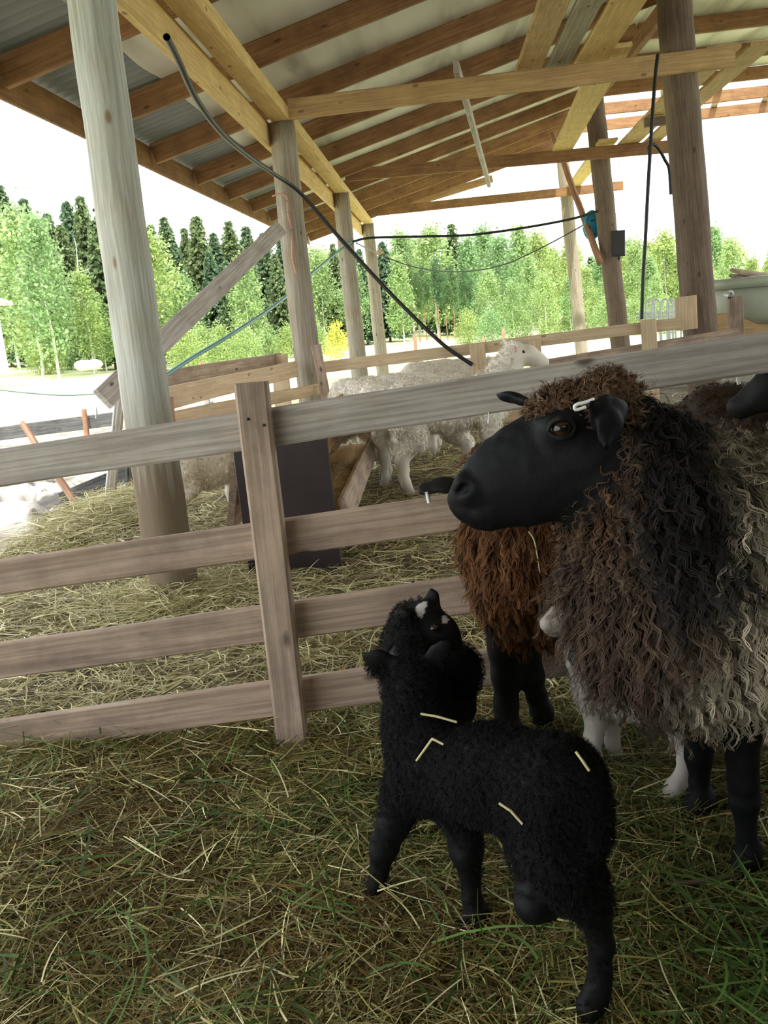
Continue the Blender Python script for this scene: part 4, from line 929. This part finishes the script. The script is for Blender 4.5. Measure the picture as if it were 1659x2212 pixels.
# white lamb under the ewes
base = np.array([.36, 1.85, 0.0]); B = Body()
B.chain([L(1184, 1347, 18, 1.765), L(1214, 1338, 31, 1.785), L(1250, 1328, 40, 1.82)], .02)
B.cone(*L(1186, 1362, 11, 1.775), *L(1215, 1360, 16, 1.79), .012)
B.chain([L(1248, 1340, 36, 1.83), L(1270, 1420, 44, 1.86), L(1310, 1470, 62, 1.87)], .03)
B.chain([L(1310, 1470, 66, 1.87), L(1400, 1490, 66, 1.83), L(1475, 1480, 62, 1.78)], .03)
(a, ra), (b_, rb) = S(1268, 1310, 14, 1.79), S(1300, 1325, 16, 1.775); B.cone(a, ra, b_, rb, .008, n=(0, 1, .3), s=.4)
B.chain([L(1282, 1500, 38, 1.86), L(1287, 1560, 22, 1.86), L(1281, 1595, 18, 1.86), L(1284, 1630, 14, 1.86), (np.array([.283, 1.855, .012]), .016)], .015)
B.chain([L(1325, 1500, 36, 1.90), L(1325, 1560, 18, 1.90), L(1322, 1600, 14, 1.90), L(1330, 1626, 17, 1.895)], .015)
B.chain([L(1450, 1500, 44, 1.76), L(1455, 1545, 28, 1.74), L(1468, 1590, 19, 1.73), L(1484, 1630, 18, 1.72), L(1472, 1680, 16, 1.71), L(1458, 1705, 20, 1.70), L(1446, 1722, 15, 1.69)], .015)
B.chain([L(1490, 1480, 40, 1.84), L(1500, 1560, 20, 1.84), L(1520, 1600, 15, 1.84), L(1510, 1660, 15, 1.83)], .015)
V, Q = B.mesh(.0045, disp=lambda p: .0015*vnoise(p, 50, 81))
C = np.tile([[.62, .57, .52]], (len(V), 1))*(1+.08*vnoise(V, 30, 82))[:, None]
ns = P(1186, 1345, 1.76); d = np.linalg.norm((V-ns)*[1, .5, 1], axis=1); C = np.where((d < .006)[:, None], np.array([[.50, .24, .24]]), C)
d2 = np.abs((V-P(1200, 1364, 1.77))@np.array([-.12, 0, 1])); C = np.where(((d2 < .0022) & (V[:, 0] < .205) & (V[:, 2] > .33))[:, None], np.array([[.33, .2, .19]]), C)
wl = wmesh('lamb', base, V, Q, C, M_['hide'])
tag(wl, 'white lamb with pink nose peeking out from under the big ewe', 'lamb')
Vf, Qf, Cf = fuzz(V, Q, 4500, r, .010, (.55, .50, .45), (.68, .64, .58), weight=lambda c: 1.0*(c[:, 2] > .14)*(c[:, 0] > .235)+.02)
wmesh('woolly_coat', base, Vf, Qf, Cf, M_['wool'], wl)

# ------------------------------------------------------------------ white sheep of the rear pen (local frame: nose toward +X, hooves at z 0)
def sheep_meshes(pose, key, cw=(.80, .745, .63), cf=(.80, .745, .65), br=.168, bz=.565):
    Bd, r = Body(), np.random.default_rng(sum(map(ord, key)))
    A3 = lambda *q: np.array(q, float)
    Bd.chain([(A3(-.30, 0, bz), br), (A3(0, 0, bz-.012), br), (A3(.24, 0, bz+.005), br*.93)], .05)
    if pose == 'down':
        nk = [(A3(.26, 0, .56), .14), (A3(.44, 0, .48), .095), (A3(.52, 0, .42), .08)]; hd = [(A3(.54, 0, .40), .075), (A3(.60, 0, .33), .062), (A3(.66, 0, .25), .04)]; er = A3(.53, 0, .45)
    elif pose == 'level':
        nk = [(A3(.26, 0, .56), .14), (A3(.42, 0, .60), .10), (A3(.52, 0, .62), .08)]; hd = [(A3(.54, 0, .63), .075), (A3(.62, 0, .60), .062), (A3(.71, 0, .55), .04)]; er = A3(.53, 0, .68)
    else:
        nk = [(A3(.24, 0, .60), .14), (A3(.36, 0, .74), .10), (A3(.41, 0, .82), .08)]; hd = [(A3(.42, 0, .85), .075), (A3(.51, 0, .83), .062), (A3(.61, 0, .77), .04)]; er = A3(.41, 0, .90)
    Bd.chain(nk, .05); Bd.chain(hd, .03)
    for s in (-1, 1): Bd.chain([(er+[0, .05*s, 0], .022), (er+[-.01, .11*s, .01], .030), (er+[-.015, .165*s, 0], .012)], .012, n=(1, 0, .4), s=.4)
    for s in (-1, 1):
        Bd.chain([(A3(.22, .085*s, .46), .08), (A3(.235, .085*s, .31), .043), (A3(.22, .085*s, .21), .033), (A3(.22, .085*s, .08), .024), (A3(.235, .09*s, .02), .034)], .03)
        Bd.chain([(A3(-.30, .095*s, .48), .125), (A3(-.27, .095*s, .36), .08), (A3(-.37, .095*s, .25), .04), (A3(-.355, .10*s, .09), .028), (A3(-.335, .10*s, .02), .035)], .03)
    Bd.chain([(A3(-.47, 0, .60), .04), (A3(-.52, 0, .50), .032), (A3(-.525, 0, .42), .018)], .03)
    V, Q = Bd.mesh(.011, disp=lambda p: .006*vnoise(p, 22, 91)+.003*vnoise(p, 50, 92))
    C = np.tile([cf], (len(V), 1))*(1+.1*vnoise(V, 10, 93))[:, None]
    if cw[0] > .2: C *= (1-.35*sm(.12, .02, V[:, 2]))[:, None]
    wgt = lambda c: sm(.24, .32, c[:, 2])*(c[:, 0] < (hd[0][0][0]-.02))+.01
    Vf, Qf, Cf = fuzz(V, Q, 5200, r, .022, cw, tuple(min(1, x*1.08) for x in cw), width=.0028, n_str=3, amp=.004, wave=.02, weight=wgt, flow=(-.3, 0, -1), lift=.5)
    return mk_mesh('sheep', V, Q, cols=C), mk_mesh('fleece', Vf, Qf, cols=Cf), hd
white_sets = {}
def pen_sheep(pose, x, y, rz_, label, tagcol=None, dz=0, scale=.90, key='w', **kw):
    kk = pose+key
    if kk not in white_sets: white_sets[kk] = sheep_meshes(pose, kk, **kw)
    mb, mf, hd = white_sets[kk]
    o = add_obj('sheep', mb, M_['hide']); o.location = (x, y, float(gz(y))+dz); o.rotation_euler = (0, 0, rz_); o.scale = (scale,)*3
    tag(o, label, 'sheep', 'white sheep in the rear pen' if key in 'wf' else None)
    f = add_obj('fleece', mf, M_['wool']); f.parent = o
    for s in (-1, 1):
        c0 = (hd[0][0]*.45+hd[1][0]*.55)+np.array([0, .058*s, .012])
        ey = eyeball('eye', c0, .015, None, (.3, s, .1), iris=(.10, .07, .02)); ey.parent = o
    if tagcol:
        c0 = hd[0][0]+np.array([-.02, -.145, .055]); t = plank('ear_tag', c0, c0+[0, -.012, -.04], .035, .006, (1, 0, 0), M_[tagcol]); t.parent = o; t['label'] = 'pink ear tag'
    return o
PI = math.pi
pen_sheep('down', -1.27, 4.60, 0.90, 'white sheep feeding from the left side of the trough behind the near pole', 'pink', scale=.74, key='f', br=.2, bz=.515)
pen_sheep('down', -0.20, 5.58, PI-0.05, 'white sheep with its head down at the right side of the trough', 'pink')
pen_sheep('up', 0.05, 5.20, 0.15, 'white sheep with rump toward the viewer and head raised at the rear fence upright', 'pink')
pen_sheep('down', -0.62, 6.55, PI/2+.5, 'white sheep rump right beside the brown stake at the twine pole')
pen_sheep('down', -0.40, 7.0, PI-.2, 'white sheep back just right of the second pole under the rear rail')
pen_sheep('level', 0.02, 8.6, 0.15, 'white sheep beyond the rear fence near the cable end')
# dark sheep at the right edge, behind the near fence
bs = pen_sheep('level', 1.58, 2.62, PI-.25, 'black sheep with white ear tag at the right edge behind the near fence', None, dz=.12, scale=.98, key='b', br=.19, bz=.53, cw=(.011, .010, .0105), cf=(.010, .010, .011))
c0 = P(1596, 822, 2.55); t = plank('ear_tag', P(1594, 814, 2.47), P(1597, 830, 2.47), .011, .004, (0, 1, 0), M_['white'], bs); t['label'] = 'white plastic ear tag'
tag(pen_sheep('down', 1.12, 2.95, PI-.5, 'dark brown sheep back between the big ewe and the black sheep', None, dz=.06, key='n', br=.19, bz=.53, cw=(.05, .026, .014), cf=(.03, .02, .014)))

# ================================================================== HAY AND GRASS UNDERFOOT
def strands(n, r, pos, length, width, colf, lift=.02, bend=.5, K=5, rise=.0):
    x, y = pos; z = floor_z(x, y)
    L = length*r.uniform(.4, 1.3, n); az = r.uniform(0, 2*np.pi, n); t = np.linspace(0, 1, K)
    curv = r.normal(0, bend, n); ang = az[:, None]+curv[:, None]*t[None]*2
    st = (L/(K-1))[:, None]
    el = r.normal(rise, .16, n)[:, None]*(1-t[None]*1.1)
    dx, dy, dz = np.cos(ang)*np.cos(el)*st, np.sin(ang)*np.cos(el)*st, np.sin(el)*st
    cs = lambda a: np.concatenate([np.zeros((n, 1)), np.cumsum(a[:, :-1], 1)], 1)
    X, Y = x[:, None]+cs(dx), y[:, None]+cs(dy)
    Z = z[:, None]+np.abs(r.normal(0, 1, n))[:, None]*lift+cs(dz)+.004
    Z = np.maximum(Z, z[:, None]-.01)
    C = np.stack([X, Y, Z], -1); roll = r.normal(0, .5, n)
    sx, sy = -np.sin(ang)*np.cos(roll)[:, None], np.cos(ang)*np.cos(roll)[:, None]
    sd = np.stack([sx, sy, np.broadcast_to(np.sin(roll)[:, None], sx.shape)], -1)
    w = (width*r.uniform(.6, 1.5, n))[:, None, None]*.5*(1-.6*t[None, :, None]**3)
    V = np.stack([C-sd*w, C+sd*w], 2).reshape(-1, 3)
    b_ = (np.arange(n)*K*2)[:, None]+(np.arange(K-1)*2)[None]
    Q = np.stack([b_, b_+1, b_+3, b_+2], -1).reshape(-1, 4)
    cols = np.repeat(colf(x, y, r, n), K*2, axis=0)
    return V, Q, cols
def pick(r, n, palette, p): return np.array(palette)[r.choice(len(palette), n, p=p)]
def near_pos(r, n, y0, y1, power=1.0):
    y = y0+(y1-y0)*r.uniform(0, 1, n)**power
    xl, xr_ = np.maximum(-.50*y-.45, -2.32+.25*np.clip(y-4.6, 0, 1.2)), .47*y+.35
    x = xl+(xr_-xl)*r.uniform(0, 1, n); return x, y
HAY = [(.40, .35, .12), (.29, .25, .075), (.62, .56, .27), (.15, .11, .035), (.19, .215, .065), (.10, .065, .03)]
def front_cols(x, y, r, n):
    nz = vnoise(np.stack([x, y, x*0], -1), 3.0, 201)
    a = pick(r, n, HAY, [.20, .25, .09, .19, .19, .08]); gr = (.09, .135, .035)
    g = (r.uniform(0, 1, n) < sm(.0, .7, nz)*.32)[:, None]; a = np.where(g, np.array([gr])*np.exp(r.normal(0, .3, n))[:, None], a)
    br = (r.uniform(0, 1, n) < sm(.2, .8, -nz)*.5)[:, None]; a = np.where(br, np.array([[.17, .105, .03]]), a)
    return a*np.exp(r.normal(0, .25, n))[:, None]
def rear_cols(x, y, r, n):
    a = pick(r, n, [(.62, .56, .32), (.48, .43, .21), (.76, .70, .46), (.32, .26, .12), (.36, .37, .16)], [.28, .27, .15, .18, .12])
    return a*np.exp(r.normal(0, .22, n))[:, None]
r = np.random.default_rng(301)
pt = []
x, y = near_pos(r, 52000, .72, 2.35, .8); pt.append(strands(52000, r, (x, y), .085, .0019, front_cols, .011, .22, K=4))
x, y = near_pos(r, 5000, .72, 2.2, .9); pt.append(strands(5000, r, (x, y), .17, .0024, front_cols, .017, .18))
x, y = near_pos(r, 2600, .72, 2.3, .85); pt.append(strands(2600, r, (x, y), .12, .0022, lambda x, y, r, n: np.array([[.78, .72, .40]])*np.exp(r.normal(-.1, .25, n))[:, None], .02, .12))
V, Q, C = join_np(pt)
o = add_obj('loose_hay', mk_mesh('loose_hay', V, Q, cols=C), M_['hay']); tag(o, 'darker trampled hay with green stems covering the near pen floor', 'hay', kind='stuff')
pt = []
x, y = near_pos(r, 30000, 2.1, 5.2, .9); pt.append(strands(30000, r, (x, y), .14, .0032, rear_cols, .016))
x, y = near_pos(r, 10000, 5.0, 9.0, .9); pt.append(strands(10000, r, (x, y), .2, .005, rear_cols, .03))
def mound(n): return np.maximum(-2.0+r.normal(0, .15, n), -2.33), 4.9+r.normal(0, .5, n)
x, y = mound(7000); pt.append(strands(7000, r, (x, y), .15, .0032, rear_cols, .045, rise=.15))
x, y = -1.12+r.normal(0, .17, 2500), 3.25+r.normal(0, .14, 2500); pt.append(strands(2500, r, (x, y), .16, .003, rear_cols, .03, rise=.25))
V, Q, C = join_np(pt)
o = add_obj('loose_hay', mk_mesh('loose_hay', V, Q, cols=C), M_['hay']); tag(o, 'paler dry hay bedding beyond the near fence', 'hay', kind='stuff')
def green_cols(x, y, r, n): return np.array([[.085, .155, .035]])*np.exp(r.normal(0, .35, n))[:, None]
x, y = near_pos(r, 650, .75, 2.2, .8); pt = [strands(650, r, (x, y), .20, .0040, green_cols, .025, .3, rise=.12)]
xa, ya = .52+r.normal(0, .13, 320), 1.12+r.normal(0, .12, 320); pt.append(strands(320, r, (xa, ya), .2, .004, green_cols, .03, .3, rise=.25))
V, Q, C = join_np(pt)
o = add_obj('green_grass', mk_mesh('green_grass', V, Q, cols=C), M_['hay']); tag(o, 'fresh green grass blades mixed into the near hay', 'grass', kind='stuff')
def feed_cols(x, y, r, n): return np.array([[.40, .33, .17]])*np.exp(r.normal(0, .3, n))[:, None]
n = 3500; x, y = r.uniform(-.88, -.50, n), r.uniform(3.65, 6.35, n); V, Q, C = strands(n, r, (x, y), .06, .004, feed_cols, .01); V[:, 2] += .19-.02*(V[:, 1]-3.6)
o = add_obj('trough_feed', mk_mesh('trough_feed', V, Q, cols=C), M_['hay']); tag(o, 'chopped hay feed lying in the trough', 'feed', kind='stuff')
tag(tube('dry_stalk', [G(1440, 1908, .02), G(1500, 1905, .03), G(1560, 1895, .03), G(1620, 1885, .02)], .004, M_['dpole']), 'dark dry stalk on the hay by the near hoof of the big ewe', 'stalk')

# ================================================================== FOREST
def leaf_cards(C, size, r, flat=.0, dirs=None):
    n = len(C); a = r.normal(0, 1, (n, 3)); a /= np.linalg.norm(a, axis=1)[:, None]
    if dirs is not None: a = dirs
    b_ = r.normal(0, 1, (n, 3)); b_ -= a*(a*b_).sum(1)[:, None]; b_ /= np.linalg.norm(b_, axis=1)[:, None]+1e-9
    s = (size*r.uniform(.6, 1.4, n))[:, None]
    V = np.stack([C-a*s, C+b_*s*.55, C+a*s, C-b_*s*.55], 1).reshape(-1, 3)
    return V, np.arange(4*n).reshape(-1, 4)
def crown_birch(seed, h=8.0, wid=1.5, bushy=False):
    r = np.random.default_rng(seed); nb = 130; t = r.uniform(0 if bushy else .02, 1, nb)**.85
    rad = wid*np.sin(np.pi*np.clip(t*.86+.12, 0, 1))**.8*(1-.35*t)
    az = r.uniform(0, 2*np.pi, nb); rr = rad*np.sqrt(r.uniform(.15, 1, nb))
    z0 = .02 if bushy else .13
    cb = np.stack([rr*np.cos(az), rr*np.sin(az), h*(z0+(1-z0)*t)], 1)
    per = 36; C = np.repeat(cb, per, 0)+r.normal(0, 1, (nb*per, 3))*np.array([.26, .26, .36])*wid/1.5
    V, Q = leaf_cards(C, .105*(h/8)**.5, r)
    cv = np.repeat(np.exp(r.normal(0, .22, nb)), per)*np.exp(r.normal(0, .2, nb*per))
    col = np.array([[.36, .46, .19]])*cv[:, None]
    return V, Q, np.repeat(col, 4, 0)
def crown_spruce(seed, h=13.0, wid=2.1, bare=.08):
    r = np.random.default_rng(seed); pts, dirs, cv = [], [], []
    z = bare*h
    while z < h*.985:
        f = 1-(z-bare*h)/(h*(1-bare)); rad = wid*f**.8*r.uniform(.8, 1.1)+.06; nbr = 9
        for k in range(nbr):
            az = 2*np.pi*k/nbr+r.uniform(0, 1); u = np.array([math.cos(az), math.sin(az), 0]); m = max(3, int(rad*9)); vv = math.exp(r.normal(0, .25))
            for s in np.linspace(.12, 1, m):
                c = u*rad*s+np.array([0, 0, z-rad*s*.35+.12*rad*s*s]); 
                for _ in range(3):
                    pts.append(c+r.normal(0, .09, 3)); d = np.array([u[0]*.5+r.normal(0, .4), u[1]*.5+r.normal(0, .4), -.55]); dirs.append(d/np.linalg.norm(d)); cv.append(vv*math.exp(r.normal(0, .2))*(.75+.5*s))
        z += h*.019*r.uniform(.8, 1.2)
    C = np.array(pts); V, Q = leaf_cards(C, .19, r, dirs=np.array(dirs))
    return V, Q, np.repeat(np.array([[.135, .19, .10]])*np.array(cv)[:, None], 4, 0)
def crown_pine(seed, h=12.0):
    r = np.random.default_rng(seed); nb = 60; t = r.uniform(0, 1, nb); rad = 1.35*np.sin(np.pi*(t*.8+.15))
    az = r.uniform(0, 2*np.pi, nb); rr = rad*np.sqrt(r.uniform(.1, 1, nb)); cb = np.stack([rr*np.cos(az), rr*np.sin(az), h*(.5+.5*t)], 1)
    C = np.repeat(cb, 38, 0)+r.normal(0, .28, (nb*38, 3)); V, Q = leaf_cards(C, .15, r)
    cv = np.repeat(np.exp(r.normal(0, .25, nb)), 38); return V, Q, np.repeat(np.array([[.13, .21, .085]])*cv[:, None], 4, 0)
def trunk(h, r0, col, seed, limbs=0):
    r = np.random.default_rng(seed); n = 14; path = np.stack([np.cumsum(r.normal(0, .03, n)), np.cumsum(r.normal(0, .03, n)), np.linspace(-.6, h, n)], 1)
    V, Q = tube_np(path, np.linspace(r0, r0*.2, n), 8); ps = [(V, Q, np.tile([col], (len(V), 1)))]
    for k in range(limbs):
        z = h*r.uniform(.45, .95); az = r.uniform(0, 6.28); u = np.array([math.cos(az), math.sin(az), r.uniform(-.35, .45)])*r.uniform(.4, 1.2); s = path[min(n-1, int(z/h*(n-1)))]
        v2, q2 = tube_np(np.array([s, s+u*.6, s+u*1.1+[r.normal(0, .15), r.normal(0, .15), r.normal(0, .15)]]), np.array([.05, .035, .012]), 5); ps.append((v2, q2, np.tile([col], (len(v2), 1))))
    return join_np(ps)
kinds = {}
def tree_kind(key):
    if key in kinds: return kinds[key]
    k, s = key
    if k == 'birch': c = crown_birch(500+s, 8.0, [1.5, 1.25, 1.8][s]); t = trunk(7.0, .085, (.62, .59, .53), 600+s)
    elif k == 'spruce': c = crown_spruce(510+s, 13.0, [2.5, 2.1, 2.8][s]); t = trunk(12.4, .15, (.16, .11, .08), 610+s)
    elif k == 'pine': c = crown_pine(520+s); t = trunk(11.0, .12, (.30, .17, .11), 620+s)
    elif k == 'bush': c = crown_birch(530+s, 2.6, 1.3, True); t = trunk(1.6, .04, (.3, .25, .2), 630+s)
    elif k == 'dead': c = None; t = trunk(9.0, .10, (.55, .53, .50), 640+s, 9)
    elif k == 'yellow':
        c = crown_birch(540, 2.0, .8, True); nn_ = (len(c[1])*2//5); c = (c[0][:nn_*4], c[1][:nn_], np.tile([[.52, .54, .14]], (nn_*4, 1))); t = trunk(1.5, .03, (.4, .35, .2), 640)
    kinds[key] = (None if c is None else mk_mesh('crown', c[0], c[1], cols=c[2]), mk_mesh('trunk', t[0], t[1], cols=t[2])); return kinds[key]
HT = dict(birch=8.0, spruce=13.0, pine=12.0, bush=2.6, dead=9.0, yellow=2.0)
names = dict(birch='birch_tree', spruce='spruce_tree', pine='pine_tree', bush='leafy_bush', dead='dead_tree', yellow='yellow_bush')
zones = [(-200, 40, 'at the left photo edge'), (40, 150, 'left of the front pole'), (150, 300, 'beside the front pole'), (300, 420, 'right of the front pole'), (420, 600, 'behind the slanting plank'),
         (600, 740, 'right of the twine pole'), (740, 860, 'behind the third pole'), (860, 1010, 'right of the farthest left pole'), (1010, 1190, 'left of the thin pole'), (1190, 1330, 'around the reel pole'), (1330, 1480, 'left of the thick dark pole'), (1480, 1800, 'right of the thick dark pole')]
desc = dict(birch='pale green birch tree', spruce='dark pointed spruce tree', pine='tall bare-stemmed pine tree', bush='light green leafy bush', dead='grey dead tree with bare limbs', yellow='bright yellow green bush')
def tree(kind, px, ytop, d, var=0, wide=1.0):
    g = P(px, 700, d); x = g[0]; zb = float(field_z(np.array([x]), np.array([d]))[0]); zt = P(px, ytop, d)[2]; s = (zt-zb)/HT[kind]
    cm, tm = tree_kind((kind, var)); zn = [z for z in zones if z[0] <= px < z[1]][0]
    o = bpy.data.objects.new(names[kind], None); COL.objects.link(o); o.location = (x, d, zb); o.empty_display_size = .3
    pos = 'front row' if d < 48 else ('middle row' if d < 62 else 'back row')
    tag(o, f'{desc[kind]} in the {pos} {zn[2]}' if kind in ('birch', 'spruce', 'pine', 'bush') else {'dead': 'grey dead tree with bare limbs just left of the front pole', 'yellow': 'bright yellow green bush between the twine pole and the third pole'}[kind], 'bush' if kind in ('bush', 'yellow') else 'tree', f'{desc[kind]}s {zn[2]}' if kind != 'dead' else None)
    o.rotation_euler = (0, 0, random.uniform(0, 6.28)); o.scale = (s*wide, s*wide, s)
    for nm, me, mt in (('crown', cm, M_['leaf']), ('trunk', tm, M_['bark'])):
        if me is None: continue
        c = add_obj(nm, me, mt); c.parent = o
T = []
rr = random.Random(5)
# back rows: spruces
sp = [(-60, 470), (-15, 440), (45, 390), (95, 425), (140, 455), (185, 430), (215, 420), (255, 425), (290, 440), (318, 422), (355, 480), (385, 465), (425, 490), (452, 462), (485, 500), (520, 475), (555, 485), (590, 500), (630, 500), (665, 545), (700, 540), (735, 525), (790, 535), (840, 520)]
for k, (px, yt) in enumerate(sp): T.append(('spruce', px, yt, 62+rr.uniform(-4, 6), k % 3, rr.uniform(1.0, 1.3)))
for px, yt in ((10, 470), (120, 470), (165, 480), (235, 470), (400, 520), (470, 540), (540, 530), (610, 545), (345, 500), (505, 560)): T.append(('spruce', px, yt, 54+rr.uniform(-2, 2), rr.randrange(3), 1.15))
rt = [(880, 505), (915, 520), (945, 500), (990, 482), (1020, 520), (1055, 500), (1090, 515), (1130, 495), (1165, 510), (1200, 540), (1240, 520)]
for k, (px, yt) in enumerate(rt): T.append(('spruce' if k in (3,) else 'birch', px, yt, 72+rr.uniform(-4, 6), k % 3, 1.25))
for px, yt in ((430, 560), (460, 575), (500, 600), (545, 590), (575, 580), (890, 560), (920, 575), (950, 560), (980, 575), (1010, 580), (905, 590), (965, 590), (640, 590), (690, 590)): T.append(('pine', px, yt, 60+rr.uniform(-3, 4), 0, .9))
# front birches
fb = [(-35, 560, 40), (25, 455, 46), (75, 465, 44), (110, 470, 47), (60, 620, 38), (150, 555, 42), (185, 590, 44), (215, 640, 40), (335, 505, 46), (355, 560, 44), (310, 600, 45), (400, 600, 52), (540, 560, 55), (660, 580, 58), (700, 555, 60), (770, 570, 58), (870, 560, 56), (1060, 590, 58), (1110, 610, 56), (1150, 560, 60), (1180, 600, 55), (1270, 580, 60), (1300, 560, 62), (1340, 545, 66), (1375, 530, 64), (1405, 560, 60), (1440, 510, 66), (1500, 520, 64), (1545, 497, 66), (1580, 530, 62), (1625, 560, 60), (1665, 545, 58), (1700, 520, 60), (1235, 600, 56), (1420, 600, 54), (1520, 570, 56), (1600, 590, 55)]
for k, (px, yt, d) in enumerate(fb): T.append(('birch', px, yt, d, k % 3, rr.uniform(.95, 1.25)))
for px, yt, d in ((90, 735, 40), (140, 745, 41), (395, 720, 46), (430, 715, 47), (470, 712, 48), (520, 712, 49), (570, 708, 50), (620, 712, 50), (680, 705, 52), (1010, 680, 55), (1060, 678, 55), (1120, 670, 56), (1190, 668, 56), (1250, 660, 56), (1310, 655, 56), (1370, 655, 56), (1430, 650, 56), (1540, 640, 56), (1620, 640, 56)): T.append(('bush', px, yt, d, 0, 1.2))
for k, px in enumerate(range(610, 1760, 42)): T.append(('birch' if k % 4 else 'spruce', px, 545+rr.uniform(-22, 25) - (15 if 1330 < px < 1600 else 0), 80+rr.uniform(0, 8), k % 3, 1.7))
T.append(('dead', 190, 510, 39, 0, 1.0)); T.append(('yellow', 723, 705, 30, 0, 1.0))
WID = dict(birch=1.5, spruce=2.4, pine=1.3, bush=1.3, dead=.5, yellow=.7)
done = []
for kind, px, yt, d, var, wide in T:
    best = None
    for dd in [0]+[s*k*1.1 for k in range(1, 13) for s in (1, -1)]:
        d2 = d+dd
        if d2 < 36 and kind not in ('yellow',): continue
        x2 = P(px, 700, d2)[0]; sc = (P(px, yt, d2)[2]+1.2)/HT[kind]; rr_ = WID[kind]*sc*wide
        pen = sum(max(0, rr_+q[2]-math.hypot(x2-q[0], d2-q[1])) for q in done)+abs(dd)*.03
        if best is None or pen < best[0]: best = (pen, d2, x2, rr_)
        if kind in ('yellow', 'dead'): break
    done.append((best[2], best[1], best[3])); tree(kind, px, yt, best[1], var, wide)
